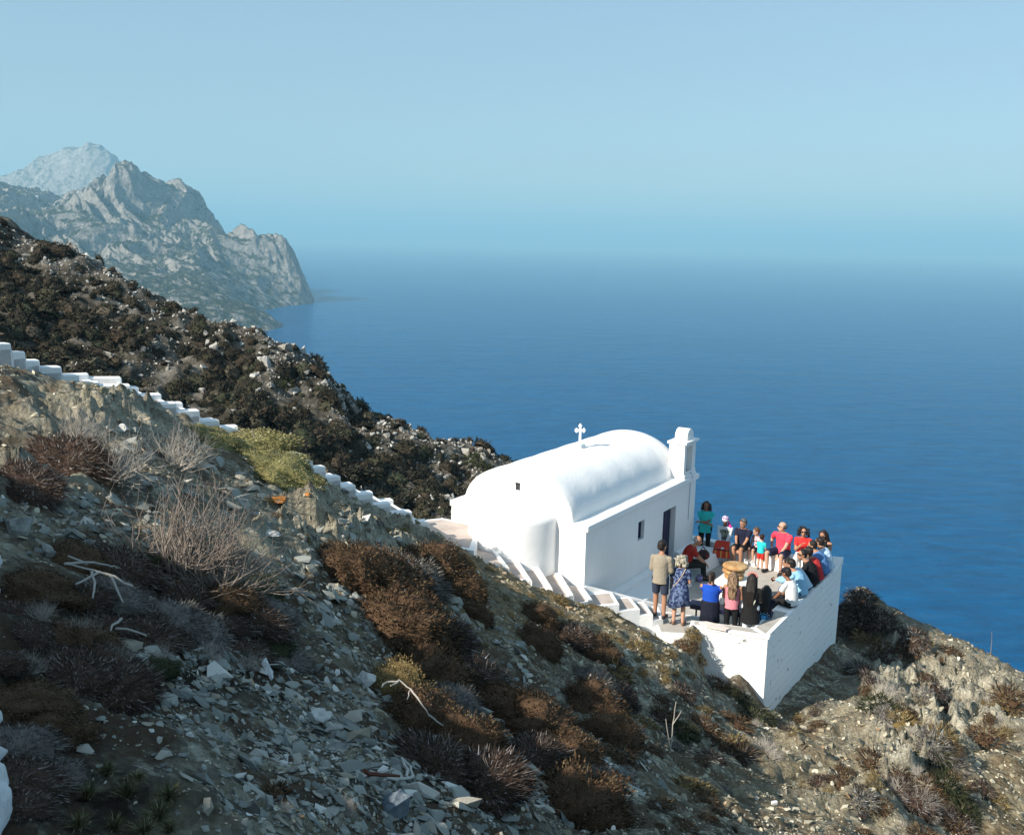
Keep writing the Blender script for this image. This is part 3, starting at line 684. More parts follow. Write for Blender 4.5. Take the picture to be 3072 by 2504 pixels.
# long bench platform under the door wall, split by the doorway
bm = bmesh.new()
for x0, x1 in ((1.55, 4.22), (5.14, 6.655)):
    add_hex(bm, [(x0, -.15, -.2), (x1, -.15, -.2), (x1, -.97, -.2), (x0, -.86, -.2)], [(x0, -.15, .33), (x1, -.15, .33), (x1, -.84, .33), (x0, -.74, .33)])
bevelled(obj('bench_platform', bm, WHITE, te), .03, 2)
bm = bmesh.new(); add_hex(bm, [(4.225, -.0, -.2), (5.135, 0, -.2), (5.135, -.9, -.2), (4.225, -.9, -.2)], [(4.225, 0, .10), (5.135, 0, .10), (5.135, -.85, .10), (4.225, -.85, .10)]); obj('door_step', bm, concrete('teal_grey_step', (.35, .42, .42), (.5, .56, .56)), te)
# landing where the stairs arrive
bm = bmesh.new(); land = [wy(.30, 1.75), wy(.60, 2.36), wy(1.74, 2.24), wy(1.52, 1.36), wy(.95, 1.30)][::-1]
add_prism(bm, land, -1.5, .245); obj('landing', bm, WHITE, te)
bm = bmesh.new(); add_prism(bm, [wy(.33, 1.78), wy(.62, 2.32), wy(1.66, 2.19), wy(1.46, 1.42), wy(.96, 1.36)][::-1], .245, .25); obj('landing_top', bm, CONC, te)
# patch of fallen plaster on the coping
bm = bmesh.new(); pts_ = [wy(.62, 2.70), wy(.68, 3.12), wy(.80, 3.16), wy(.90, 2.98), wy(.90, 2.6), wy(.8, 2.46)][::-1]; add_prism(bm, pts_, .463, .50); obj('plaster_patch', bm, concrete('pink_plaster', (.62, .50, .46), (.75, .66, .60)), te)

# ------------------------------------------------------------------ stairs
def slab_step(root, poly, z, edge=.13, mat=None, drop_=.6):
    """one step: whitewashed block with a concrete tread set in it; poly = near a, near b, far b, far a"""
    bm = bmesh.new(); add_hex(bm, [(p_[0], p_[1], z - drop_) for p_ in poly], [(p_[0], p_[1], z) for p_ in poly])
    st = obj('step', bm, WHITE, root); c = sum(np.array(p_[:2]) for p_ in poly) / 4
    a_, b_, c_, d_ = [np.array(p_[:2]) for p_ in poly]
    lp = lambda s, t_: (a_ * (1 - s) + b_ * s) * (1 - t_) + (d_ * (1 - s) + c_ * s) * t_
    w1 = np.linalg.norm(b_ - a_); w2 = np.linalg.norm(d_ - a_); e1 = min(.4, .09 / max(w1, .1)); e2 = edge / w2
    pol = [lp(e1 * .3, e2), lp(1 - e1, e2), lp(1 - e1, 1 - e2), lp(e1 * .3, 1 - e2)]
    bm = bmesh.new(); add_hex(bm, [(*p_, z - .01) for p_ in pol], [(*p_, z + .005) for p_ in pol]); obj('tread', bm, mat or CONC, st); return st
s1 = empty('staircase', tuple(ST[12])); tag(s1, 'long whitewashed stairway with kerbs descending the slope from the left', 'stairs')
def reparent(o, root):
    o.parent = root; o.matrix_parent_inverse = Matrix.Translation(-Vector(root.location))
perp = []
for i in range(len(ST)):
    d = ST[min(i + 1, len(ST) - 1)][:2] - ST[max(i - 1, 0)][:2]; d = d / np.linalg.norm(d); perp.append(np.array([-d[1], d[0]]))
SWID = 1.25
for i in range(len(ST) - 1):
    p, q_ = ST[i], ST[i + 1]; z = p[2] - .12
    st = slab_step(s1, [p[:2], q_[:2], q_[:2] + perp[i + 1] * SWID, p[:2] + perp[i] * SWID], z, mat=PINKC)
    reparent(st, s1)
    for side, nm in ((0, 'kerb'), (SWID - .2, 'kerb')):
        a_, b_ = p[:2] + perp[i] * side, q_[:2] + perp[i + 1] * side; a2, b2 = p[:2] + perp[i] * (side + .2), q_[:2] + perp[i + 1] * (side + .2)
        j = .015 * math.sin(i * 2.3 + side); bm = bmesh.new(); add_hex(bm, [(*a_, z - .45), (*b_, z - .45), (*b2, z - .45), (*a2, z - .45)], [(*a_, z + .12 + j), (*b_, z + .10 + j), (*b2, z + .10 + j), (*a2, z + .12 + j)])
        k = bevelled(obj(nm, bm, WHITE, s1), .02, 1); reparent(k, s1)
# lower stairs: landing, radial steps past the apse, then down to the terrace
s2 = empty('lower_staircase', (LO[0][0], LO[0][1], 1.5)); tag(s2, 'short whitewashed steps with pinkish treads curving between apse and slope', 'stairs')
inn = [np.array(W(-.1, -3.9)), np.array(W(-.05, -2.75)), np.array(W(-.05, -2.0)), np.array(W(-.05, -1.3)), np.array(W(-.03, -.6)), np.array(W(-.02, -.02))]
# landing polygon
lastn = ST[-1][:2]; lastf = lastn + perp[-1] * SWID
bm = bmesh.new(); lp_ = [tuple(lastn), (LO[0][0], LO[0][1]), tuple(inn[1][:2]), tuple(inn[0][:2]), tuple(lastf + np.array([-.1, .5])), tuple(lastf)]
add_prism(bm, lp_, .8, LANDZ); o = obj('landing', bm, WHITE, s2); reparent(o, s2)
cc = sum(np.array(p_) for p_ in lp_) / len(lp_); lp2 = [tuple(cc + (np.array(p_) - cc) * .87) for p_ in lp_]
bm = bmesh.new(); add_prism(bm, lp2, LANDZ - .01, LANDZ + .005); o = obj('landing_top', bm, PINKC, s2); reparent(o, s2)
for i in range(5):
    a_, b_ = np.array(LO[i][:2]), np.array(LO[i + 1][:2]); z = LO[i + 1][2] + .0
    st = slab_step(s2, [a_, b_, inn[i + 1][:2] if i else inn[1][:2], inn[i][:2] if i else inn[1][:2] * .5 + inn[0][:2] * .5] if i else [a_, b_, inn[2][:2], inn[1][:2]], z, .06, PINKC, .9) if False else slab_step(s2, [a_, b_, inn[min(i + 1, 5)][:2], inn[max(i, 0) if i else 1][:2] + (np.array([.01, .01]) if i == 0 else 0)], z, .05, PINKC, .9)
    reparent(st, s2)
    # whitewashed nosing standing proud, sloping like a low fin
    d_in = inn[i + 1][:2] - b_; bm = bmesh.new(); wv_ = (b_ - a_) / np.linalg.norm(b_ - a_) * .15
    add_hex(bm, [(*(b_ - wv_), z - .9), (*b_, z - .9), (*(b_ + d_in), z - .9), (*(b_ + d_in - wv_), z - .9)], [(*(b_ - wv_), z + .05), (*b_, z + .03), (*(b_ + d_in), z + .06), (*(b_ + d_in - wv_), z + .08)])
    k = bevelled(obj('nosing', bm, WHITE, s2), .02, 1); reparent(k, s2)
# straight run down to the landing beside the terrace
nA = [np.array([*LO[5][:2]]), np.array(G(1858, 1815, .80)[:2]), np.array(G(1920, 1830, .64)[:2]), np.array(G(1959, 1846, .50)[:2]), np.array(G(1990, 1856, .38)[:2])]
fA = [np.array(W(.05, .02)[:2]), np.array(W(.55, .42)[:2]), np.array(W(.88, .72)[:2]), np.array(W(1.15, .95)[:2]), np.array(W(1.42, 1.2)[:2])]
zA = [.82, .66, .52, .38]
for i in range(4):
    st = slab_step(s2, [nA[i], nA[i + 1], fA[i + 1], fA[i]], zA[i], .10, PINKC, 1.2); reparent(st, s2)
# raking kerb on the chapel side
k0, k1 = np.array(W(.0, .02)), np.array(W(1.80, 1.30)); d = (k1 - k0)[:2]; d = d / np.linalg.norm(d); pn = np.array([-d[1], d[0]]) * .16
bm = bmesh.new(); add_hex(bm, [(*k0[:2], -.3), (*k1[:2], -.3), (*(k1[:2] + pn), -.3), (*(k0[:2] + pn), -.3)], [(*k0[:2], 1.04), (*k1[:2], .27), (*(k1[:2] + pn), .25), (*(k0[:2] + pn), 1.02)]); k = bevelled(obj('kerb', bm, WHITE, s2), .02, 1); reparent(k, s2)

# ------------------------------------------------------------------ bench on the terrace
_b0, _b1 = G(2076, 1806, .42), G(2192, 1826, .42)
bn = empty('bench', (_b0[0], _b0[1], 0), math.atan2(_b1[1] - _b0[1], _b1[0] - _b0[0])); tag(bn, 'dark navy wooden bench with thin metal legs in front of the standing women', 'bench')
bm = bmesh.new(); add_box(bm, -.05, -.17, .37, 1.25, .17, .43); obj('seat', bm, plain('navy_paint', (.010, .014, .05), .5), bn).location = (0, 0, 0)
for (x, y) in ((.14, -.12), (.20, .12), (1.05, -.12), (1.10, .12)):
    bm = bmesh.new(); add_box(bm, x - .018, y - .018, 0, x + .018, y + .018, .37); obj('leg', bm, plain('black_metal', (.01, .01, .012), .4), bn)
bm = bmesh.new(); add_box(bm, -.01, -.14, .31, 1.21, .14, .368); obj('apron', bm, plain('navy_paint', (.010, .014, .05), .5), bn)

# ------------------------------------------------------------------ cloth covered table with loaves
tb = empty('table', W(3.25, 2.36, 0), CANG); tag(tb, 'small table under a white embroidered cloth holding round loaves', 'table')
bm = bmesh.new(); add_box(bm, -.34, -.34, .70, .34, .34, .74); obj('tabletop', bm, plain('wood', (.2, .12, .06)), tb)
for sx_, sy_ in ((-1, -1), (-1, 1), (1, -1), (1, 1)): bm = bmesh.new(); add_box(bm, sx_ * .29 - .02, sy_ * .29 - .02, 0, sx_ * .29 + .02, sy_ * .29 + .02, .70); obj('leg', bm, plain('wood', (.2, .12, .06)), tb)
bm = bmesh.new(); rings = []
for z_, k_, wv in ((.750, .15, 0), (.750, .355, 0), (.74, .375, 0), (.55, .395, .012), (.30, .41, .022), (.12, .42, .03)):
    rg = []
    for i in range(64):
        a_ = 2 * math.pi * i / 64; s_ = 1 / max(abs(math.cos(a_)), abs(math.sin(a_))); s_ = min(s_, 1.30); rr = k_ * s_ + wv * math.sin(a_ * 11)
        rg.append(Vector((rr * math.cos(a_), rr * math.sin(a_), z_)))
    rings.append(rg)
loft(bm, rings[::-1], cap=False)
bm.faces.new([v_ for v_ in bm.verts][-64:])
tc = obj('tablecloth', bm, cloth('white_cotton', (.82, .81, .78)), None, smooth=True); tc.location = W(3.25, 2.36, 0); tc.rotation_euler = (0, 0, CANG); tag(tc, 'white cloth embroidered with red roses draped over the small table', 'tablecloth')
bm = bmesh.new(); bg_ = bmesh.new()
for (a_, z_) in ((rad(195), .62), (rad(255), .60), (rad(280), .40), (rad(330), .58), (rad(215), .35)):
    s_ = min(1 / max(abs(math.cos(a_)), abs(math.sin(a_))), 1.3); rr = .40 * s_ + .01; c = Vector((rr * math.cos(a_), rr * math.sin(a_), z_))
    for k in range(6): e_ = k * 1.05; ellipsoid(bm, c + Vector((-math.sin(a_) * .03 * math.cos(e_), math.cos(a_) * .03 * math.cos(e_), .03 * math.sin(e_))), .02, .02, .018, n=6, m=5)
    for k in (-1, 1): ellipsoid(bg_, c + Vector((-math.sin(a_) * .06 * k, math.cos(a_) * .06 * k, -.05)), .025, .025, .012, n=6, m=5)
obj('rose', bm, plain('rose_thread', (.65, .06, .12)), tc); obj('leaf', bg_, plain('green_thread', (.02, .22, .06)), tc)
for i, (z_, r_, h_, dx, lab) in enumerate([(.76, .24, .12, .02, 'lowest tan loaf of the stack on the cloth'), (.875, .27, .12, .05, 'middle tan loaf of the stack with a dark gap above'), (1.02, .31, .12, -.01, 'broad flat tan loaf topmost on the stack')]):
    bm = bmesh.new(); prof_ = [(.0, r_ * .75), (.18, r_ * .93), (.5, r_), (.78, r_ * .95), (.95, r_ * .75), (1.0, r_ * .3)]
    loft(bm, [[(rr * math.cos(2 * math.pi * k / 36) * (1 + .02 * math.sin(3 * k)), rr * math.sin(2 * math.pi * k / 36), h_ * hh_) for k in range(36)] for hh_, rr in prof_])
    t = NT('loaf_crust', .7, .3); vv = t.coord(); t.col(t.ramp(t.noise(5, 5, .6, vv), [(.35, (.30, .15, .055)), (.5, (.45, .26, .11)), (.66, (.55, .38, .20))])); t.bump(t.noise(16, 4, .6, vv), .4, .01)
    lo = obj('bread_loaf', bm, t.m, None, smooth=True); lo.location = W(3.25 + dx, 2.36 - dx, z_); tag(lo, lab, 'bread', 'round loaves stacked on the table')
# bag on the bench
bm = bmesh.new(); rg = []
for z_, a_, b_ in ((0, .20, .13), (.05, .25, .17), (.13, .24, .16), (.20, .17, .10), (.22, .07, .04)): rg.append([(a_ * math.cos(2 * math.pi * k / 20), b_ * math.sin(2 * math.pi * k / 20), z_) for k in range(20)])
loft(bm, rg); bgo = empty('bag', W(5.55, .66, .33), CANG); tag(bgo, 'dark red brown cloth bag on the bench between elderly man and costumed woman', 'bag'); obj('body', bm, cloth('bag_cloth', (.03, .018, .018), (.16, .03, .015), 5), bgo, smooth=True)
bm = bmesh.new(); tube(bm, [(-.15, 0, .16), (-.10, .02, .28), (.03, .02, .31), (.12, 0, .24), (.15, 0, .15)], [.014] * 5, 6); obj('strap', bm, plain('dark_strap', (.02, .02, .05)), bgo)
bm = bmesh.new(); rg = []
for z_, a_ in ((0, .07), (.10, .085), (.14, .08)): rg.append([(a_ * math.cos(2 * math.pi * k / 16), a_ * math.sin(2 * math.pi * k / 16), z_) for k in range(16)])
loft(bm, rg); bm2 = bmesh.new(); tube(bm2, [(-.08, 0, .13), (-.05, 0, .20), (.05, 0, .20), (.08, 0, .13)], [.006] * 4, 6)
bk = empty('bucket', W(4.62, .96, 0)); tag(bk, 'small mauve plastic bucket on the floor behind the seated man in red', 'bucket'); obj('body', bm, plain('mauve_plastic', (.25, .22, .42), .4), bk, smooth=True); obj('handle', bm2, plain('mauve_plastic', (.25, .22, .42), .4), bk)
# ------------------------------------------------------------------ people
def remeshed(name, bm, mat, parent, vox=.011, smooth_it=2):
    me = bpy.data.meshes.new(name + '_src'); bmesh.ops.recalc_face_normals(bm, faces=bm.faces); bm.to_mesh(me); bm.free()
    o = bpy.data.objects.new(name + '_src', me); COL.objects.link(o)
    m = o.modifiers.new('r', 'REMESH'); m.mode = 'VOXEL'; m.voxel_size = vox; m.use_smooth_shade = True
    if smooth_it: s = o.modifiers.new('s', 'SMOOTH'); s.factor = .5; s.iterations = smooth_it
    dg = bpy.context.evaluated_depsgraph_get(); ev = o.evaluated_get(dg); nm = bpy.data.meshes.new_from_object(ev)
    bpy.data.objects.remove(o); bpy.data.meshes.remove(me)
    nm.name = name; nm.materials.clear(); nm.materials.append(mat)
    nm.polygons.foreach_set('use_smooth', [True] * len(nm.polygons))
    r = bpy.data.objects.new(name, nm); COL.objects.link(r); r.parent = parent; return r

def skin_mat(c):
    k = ('skin', c)
    if k in _mc: return _mc[k]
    t = NT('skin', .55, .35); v = t.coord(); t.col(t.mix(t.noise(20, 3, vec=v), tuple(x * .88 for x in c), c)); _mc[k] = t.m; return t.m
SK = {'fair': (.52, .30, .21), 'tan': (.40, .205, .125), 'brown': (.24, .115, .065), 'dark': (.11, .055, .035)}
def hair_mat(c, c2=None):
    k = ('hair', c, c2)
    if k in _mc: return _mc[k]
    t = NT('hair', .55, .35); v = t.coord(); mp = t.n('ShaderNodeMapping'); mp.inputs['Scale'].default_value = (40, 40, 6); t.l(v, mp.inputs['Vector'])
    t.col(t.mix(t.ramp(t.noise(1, 3, .6, mp.outputs[0]), [(.4, 0.), (.6, 1.)]), tuple(x * .5 for x in c), c2 or tuple(min(1, x * 1.5) for x in c))); t.bump(t.noise(1, 4, .6, mp.outputs[0]), .8, .02)
    _mc[k] = t.m; return t.m

def ik(a, b, l1, l2, pole):
    a, b = Vector(a), Vector(b); d = b - a; L = min(d.length, (l1 + l2) * .995); dn = d.normalized(); b = a + dn * L
    x = (l1 * l1 - l2 * l2 + L * L) / (2 * L); h = math.sqrt(max(l1 * l1 - x * x, 0)); p = Vector(pole); p = (p - dn * p.dot(dn)).normalized()
    return a + dn * x + p * h, b

def hand(bm, w_, d, up, side, curl=.6, s=1.0):
    """palm, four unequal bent fingers and a thumb; d = direction of the fingers, up = back of the hand"""
    d = Vector(d).normalized(); up = Vector(up); up = (up - d * up.dot(d)).normalized(); x = d.cross(up).normalized() * side
    w_ = Vector(w_); R = Matrix((x, d, up)).transposed()
    ellipsoid(bm, w_ + d * .05 * s, .040 * s, .055 * s, .018 * s, R, 12, 7)
    for k, (off, ln) in enumerate(((-.030, .030), (-.010, .036), (.011, .034), (.030, .026))):
        p = w_ + d * .088 * s + x * off * s; dd = d; r_ = .0095 * s
        for j in range(3):
            dd = (dd - up * math.tan(curl * .45)).normalized(); q_ = p + dd * ln * s * (1 - .15 * j); capsule(bm, p, q_, r_, r_ * .92, 8); p = q_; r_ *= .92
    p = w_ + d * .03 * s - x * .035 * s; q_ = p + (d * .6 - x * .75 - up * .2).normalized() * .038 * s; capsule(bm, p, q_, .013 * s, .011 * s, 8); capsule(bm, q_, q_ + (d * .9 - x * .1 - up * .35).normalized() * .03 * s, .011 * s, .009 * s, 8)

ARMS = {  # wrist position for (right, left) in torso space: x sideways, y forward, z from the shoulder
    'down': ((.27, .03, -.50), (-.27, .03, -.50)), 'crossed': ((-.12, .24, -.25), (.12, .27, -.20)), 'lap': ((.05, .36, -.44), (-.05, .36, -.44)),
    'front': ((.06, .22, -.36), (-.06, .24, -.36)), 'phone': ((.07, .46, -.24), (-.07, .46, -.24)), 'chest': ((.02, .22, -.08), (-.16, .30, -.42)),
    'knees': ((.12, .44, -.40), (-.12, .44, -.40)), 'prop': ((.32, .00, -.42), (-.10, .40, -.42)), 'camera': ((.06, .28, .02), (-.06, .28, .0)), 'rest': ((.15, .30, -.42), (-.15, .30, -.42)),
    'side': ((.30, -.12, -.44), (-.02, .24, -.15))}

def person(label, pos, face, h=1.70, pose='stand', lean=0, hy=0, hp=0, arms='down', build=1.0, skin='tan', top=(.5, .5, .5), top2=None, sleeve='short', bottom='trousers', bcol=(.02, .02, .03), bcol2=None,
           hair='short', hcol=(.02, .012, .008), hcol2=None, shoes=(.02, .02, .02), glasses=False, seat=.43, extras=None, kid=False, group=None, knee_gap=.11, foot_fwd=.40, longtop=0.0, legdrop=None, twist=0):
    s = h / 1.70; root = empty('person', pos, rad(face - 90)); tag(root, label, 'person', group)
    S = lambda *p: Vector(p) * s
    SKM = skin_mat(SK[skin]); bd = build * (1.0 if not kid else 1.05); hs = (1.10 if not kid else 1.34)
    le = rad(lean); R = Matrix.Rotation(-le, 3, 'X')          # torso frame, leaning forward (+y)
    if pose == 'stand': pel = S(0, 0, .93)
    elif pose == 'perch': pel = S(0, 0, .93)
    else: pel = Vector((0, 0, seat + .10 * s))
    T = lambda x, y, z: pel + R @ (Vector((x, y, z)) * s)      # torso point (z from the pelvis)
    X = Vector((1, 0, 0)); Yt = R @ Vector((0, 1, 0)); Zt = R @ Vector((0, 0, 1))
    curve = .0 if pose == 'stand' else -.035
    neck = T(0, .0 - curve * .2, .52); hd = neck + (R @ S(0, .045, .135 if not kid else .17))
    shR, shL = T(.178 * bd, 0, .412), T(-.178 * bd, 0, .412)
    # legs
    legs = []
    for sd in (1, -1):
        hip = pel + Vector((sd * .095 * bd, 0, -.02)) * 1.0 * Vector((s, s, s)).x if False else pel + Vector((sd * .095 * bd * s, 0, -.02 * s))
        if pose == 'stand':
            kn = S(sd * .10, .02, .50); an = S(sd * .11, -.01, .085)
            if legdrop and sd == legdrop[0]: kn = kn + Vector((0, legdrop[1] * .5, legdrop[2] * .5)); an = an + Vector((0, legdrop[1], legdrop[2]))
        else:
            kn = Vector((sd * knee_gap * s, .44 * s, seat + .085 * s)); an = Vector((sd * (knee_gap - .01) * s, foot_fwd * s, max(.085 * s, seat - .36 * s)))
            _, an = (0, kn + (an - kn).normalized() * .42 * s)
            if an.z < .085 * s: an.z = .085 * s
        legs.append((hip, kn, an, sd))
    # arms
    arm = []
    aw = ARMS[arms] if isinstance(arms, str) else arms
    for (sh, wr, sd) in ((shR, aw[0], 1), (shL, aw[1], -1)):
        base = T(0, 0, .412); wp = base + R @ (Vector(wr) * s) if True else None
        el, wq = ik(sh, wp, .285 * s, .255 * s, R @ Vector((sd * .7, -.55, -.6))); arm.append((sh, el, wq, sd))
    # ---- body: one continuous skin
    bm = bmesh.new()
    rg = [(-.06, .140, .105), (.03, .158, .118), (.13, .146, .112), (.26, .152, .112), (.36, .165, .110), (.43, .150, .090), (.475, .105, .072), (.51, .060, .058)]
    loft(bm, [ering(T(0, curve * math.sin(math.pi * max(z, 0) / .5), z), X, Yt, rx * bd * s, ry * bd * s, 16) for z, rx, ry in rg])
    capsule(bm, T(0, 0, .46), hd - Zt * .06 * s, .055 * s, .050 * s)
    HR = Matrix.Rotation(rad(hy), 3, 'Z') @ Matrix.Rotation(-rad(hp), 3, 'X')
    H = lambda x, y, z: hd + HR @ (Vector((x, y, z)) * s * hs)
    k = s * hs
    ellipsoid(bm, H(0, -.012, .025), .073 * k, .092 * k, .092 * k, HR, 18, 12); ellipsoid(bm, H(0, .022, -.045), .054 * k, .066 * k, .070 * k, HR, 16, 10)
    ellipsoid(bm, H(0, .040, -.095), .028 * k, .026 * k, .020 * k, HR, 10, 7)                       # chin
    capsule(bm, H(0, .080, .012), H(0, .100, -.030), .009 * k, .014 * k, 8)                           # nose
    for sd in (1, -1): ellipsoid(bm, H(sd * .074, -.008, -.005), .012 * k, .020 * k, .032 * k, HR, 8, 6)   # ears
    ellipsoid(bm, H(0, .078, -.062), .020 * k, .010 * k, .008 * k, HR, 8, 5)
    for hip, kn, an, sd in legs:
        capsule(bm, hip, kn, .085 * bd * s, .056 * s); capsule(bm, kn, kn + (an - kn) * .35, .054 * s, .056 * s); capsule(bm, kn + (an - kn) * .35, an, .056 * s, .037 * s)
        fd = Vector((sd * .18, 1, 0)).normalized(); heel = an + Vector((0, -.02 * s, -.045 * s)); capsule(bm, heel, heel + fd * .16 * s - Vector((0, 0, .008 * s)), .036 * s, .030 * s)
        capsule(bm, an, heel + fd * .04 * s, .038 * s, .036 * s)
    for sh, el, wq, sd in arm:
        capsule(bm, T(sd * .09 * bd, 0, .425), sh, .055 * s, .056 * s); capsule(bm, sh, el, .052 * bd * s, .040 * s); capsule(bm, el, wq, .040 * s, .026 * s)
        d = (wq - el).normalized(); upv = Vector((sd * .3, 0, 1)) if abs(d.z) < .8 else Vector((sd, .2, 0))
        hand(bm, wq, d, upv, sd, .8 if arms in ('crossed', 'lap', 'phone', 'knees') else .5, s * (1.0 if not kid else 1.1))
    remeshed('body', bm, SKM, root, .0085 * max(s, .7), 2)
    # ---- eyes and mouth
    if not glasses:
        bm = bmesh.new()
        for sd in (1, -1): ellipsoid(bm, H(sd * .028, .076, .014), .012 * k, .007 * k, .007 * k, HR, 8, 6)
        obj('eyes', bm, plain('dark_eye', (.01, .008, .006), .3), root, True)
    bm = bmesh.new(); ellipsoid(bm, H(0, .089, -.062), .020 * k, .005 * k, .005 * k, HR, 8, 5); obj('mouth', bm, plain('lips', (.25, .07, .06), .5), root, True)
    # ---- hair
    HM = hair_mat(hcol, hcol2)
    if hair != 'none':
        bm = bmesh.new()
        if hair == 'thin':
            ellipsoid(bm, H(0, -.040, .012), .081 * k, .078 * k, .070 * k, HR, 16, 10)
        else:
            ellipsoid(bm, H(0, -.030, .040), .083 * k, .096 * k, .092 * k, HR, 18, 12)
            ellipsoid(bm, H(0, -.050, -.010), .078 * k, .070 * k, .075 * k, HR, 16, 10)
        if hair == 'bob':
            for a_ in range(-110, 111, 22):
                a2 = rad(a_); c = H(.092 * math.sin(a2), -.03 - .075 * math.cos(a2), .03); capsule(bm, c, c + Vector((0, 0, -.15 * k)) + HR @ Vector((.03 * math.sin(a2), -.02, 0)) * k, .040 * k, .030 * k, 8)
        if hair in ('long', 'wavy'):
            ln = .42 if hair == 'long' else .30
            for a_ in range(-100, 101, 20):
                a2 = rad(a_); c = H(.080 * math.sin(a2), -.035 - .07 * math.cos(a2), .03); m_ = T(.085 * math.sin(a2), -.135, .40); e_ = T(.065 * math.sin(a2), -.15, .50 - ln - .04 * math.cos(a_))
                if abs(a_) > 70: m_ = T(.11 * math.sin(a2), -.04, .40)
                capsule(bm, c, m_, .036 * k, .036 * k, 8); capsule(bm, m_, e_, .036 * k, .018 * k, 8)
        if hair == 'curly':
            for i in range(46):
                a2 = random.uniform(-2.2, 2.2); z_ = random.uniform(-.12, .10); rr = .115 + random.uniform(-.01, .02); ellipsoid(bm, H(rr * math.sin(a2) * (1 if z_ < .05 else .8), -.02 - rr * .85 * math.cos(a2), z_), .036 * k, .036 * k, .036 * k, None, 8, 6)
        if hair == 'pony':
            c = H(.0, -.115, .04); ellipsoid(bm, c, .045 * k, .05 * k, .05 * k); e_ = c + HR @ (Vector((.05, -.06, -.16)) * k); capsule(bm, c, e_, .045 * k, .028 * k)
        remeshed('hair', bm, HM, root, .011 * max(s, .7), 1)
    if hair == 'cap':
        pass
    if glasses:
        bm = bmesh.new()
        for sd in (1, -1):
            ellipsoid(bm, H(sd * .033, .079, .014), .029 * k, .012 * k, .021 * k, HR, 12, 8); tube(bm, [H(sd * .055, .07, .018), H(sd * .080, .02, .018), H(sd * .078, -.03, .012)], [.0045 * k] * 3, 6)
        capsule(bm, H(-.012, .088, .018), H(.012, .088, .018), .005 * k, .005 * k, 6); obj('sunglasses', bm, plain('black_glass', (.006, .006, .007), .12, .6), root, True)
    # ---- top
    if top is not None:
        TM = cloth('shirt_cloth', top, top2, 16); bm = bmesh.new(); f = 1.13; zb_ = -.07 - longtop
        r2 = [(zb_, .160 + longtop * .12, .126 + longtop * .1), (.02, .160, .124), (.13, .152, .118), (.26, .156, .116), (.36, .166, .112), (.425, .150, .092), (.468, .108, .076), (.494, .068, .064)]
        loft(bm, [ering(T(0, curve * math.sin(math.pi * max(z, 0) / .5), z), X, Yt, (rx * bd * s + .014), (ry * bd * s + .014) * (1.02), 20) for z, rx, ry in r2])
        for sh, el, wq, sd in arm:
            if sleeve == 'none': capsule(bm, T(sd * .07 * bd, 0, .425), T(sd * .13 * bd, 0, .42), .050 * s, .044 * s); continue
            capsule(bm, T(sd * .09 * bd, 0, .415), sh, .060 * s, .063 * s); e_ = el if sleeve == 'long' else sh + (el - sh) * (.62 if sleeve == 'short' else .95)
            x_, y_ = frame_of(e_ - sh); loft(bm, [ering(sh, x_, y_, .063 * bd * s, .063 * bd * s, 12), ering(e_, x_, y_, .063 * bd * s, .063 * bd * s, 12)])
            if sleeve == 'long': capsule(bm, el, el, .056 * s, .056 * s); x_, y_ = frame_of(wq - el); loft(bm, [ering(el, x_, y_, .055 * s, .055 * s, 12), ering(el + (wq - el) * .92, x_, y_, .040 * s, .040 * s, 12)])
        remeshed('shirt' if bottom != 'dress' else 'bodice', bm, TM, root, .012 * max(s, .7), 2)
    # ---- lower clothing
    BM = cloth('cloth_lower', bcol, bcol2, 14); bm = bmesh.new()
    if bottom in ('trousers', 'shorts'):
        ellipsoid(bm, T(0, -.005, -.01), .158 * bd * s, .122 * bd * s, .10 * s, R, 18, 10)
        for hip, kn, an, sd in legs:
            e_ = kn + (an - kn) * (.93 if bottom == 'trousers' else .0)
            x_, y_ = frame_of(kn - hip)
            if bottom == 'trousers':
                capsule(bm, hip, kn, .098 * bd * s, .070 * s); x_, y_ = frame_of(an - kn); loft(bm, [ering(kn, x_, y_, .070 * s, .070 * s, 14), ering(e_, x_, y_, .056 * s, .056 * s, 14)])
            else:
                capsule(bm, hip, hip, .10 * bd * s, .10 * bd * s); e_ = hip + (kn - hip) * (.86 if pose == 'stand' else .93); loft(bm, [ering(hip, x_, y_, .098 * bd * s, .098 * bd * s, 14), ering(e_, x_, y_, .086 * bd * s, .086 * bd * s, 14)])
        remeshed('trousers' if bottom == 'trousers' else 'shorts', bm, BM, root, .012 * max(s, .7), 2)
    else:
        zl = {'skirt': .10, 'dress': .50, 'kneeskirt': .46, 'midskirt': .28}[bottom]; zl = zl * s
        if pose == 'stand':
            rr = {'skirt': .22, 'dress': .27, 'kneeskirt': .20, 'midskirt': .20}[bottom] * s * bd; n = 40; rings = []
            for t_ in (0, .12, .3, .6, 1.0):
                z_ = (pel.z + .10 * s) * (1 - t_) + zl * t_; r0 = .150 * bd * s + .012; ra = r0 * (1 - t_) + rr * t_ + (.02 * s if 0 < t_ < .5 else 0)
                rings.append([Vector(((ra * (1 + .045 * t_ * math.sin(i * 2 * math.pi * 9 / n))) * math.cos(2 * math.pi * i / n), .82 * ra * (1 + .045 * t_ * math.sin(i * 2 * math.pi * 9 / n)) * math.sin(2 * math.pi * i / n), z_ - (.05 * s * math.sin(i * 2 * math.pi / n * 2) * t_ if bottom == 'dress' else 0))) for i in range(n)])
            loft(bm, rings[::-1]); obj('skirt', bm, BM, root, True)
        else:
            (hR, kR, aR, _), (hL, kL, aL, _) = legs; kc = (kR + kL) / 2; ac = (aR + aL) / 2; fl = ac + (kc - ac) * (zl - ac.z) / max(kc.z - ac.z, .01); w0 = .17 * bd * s
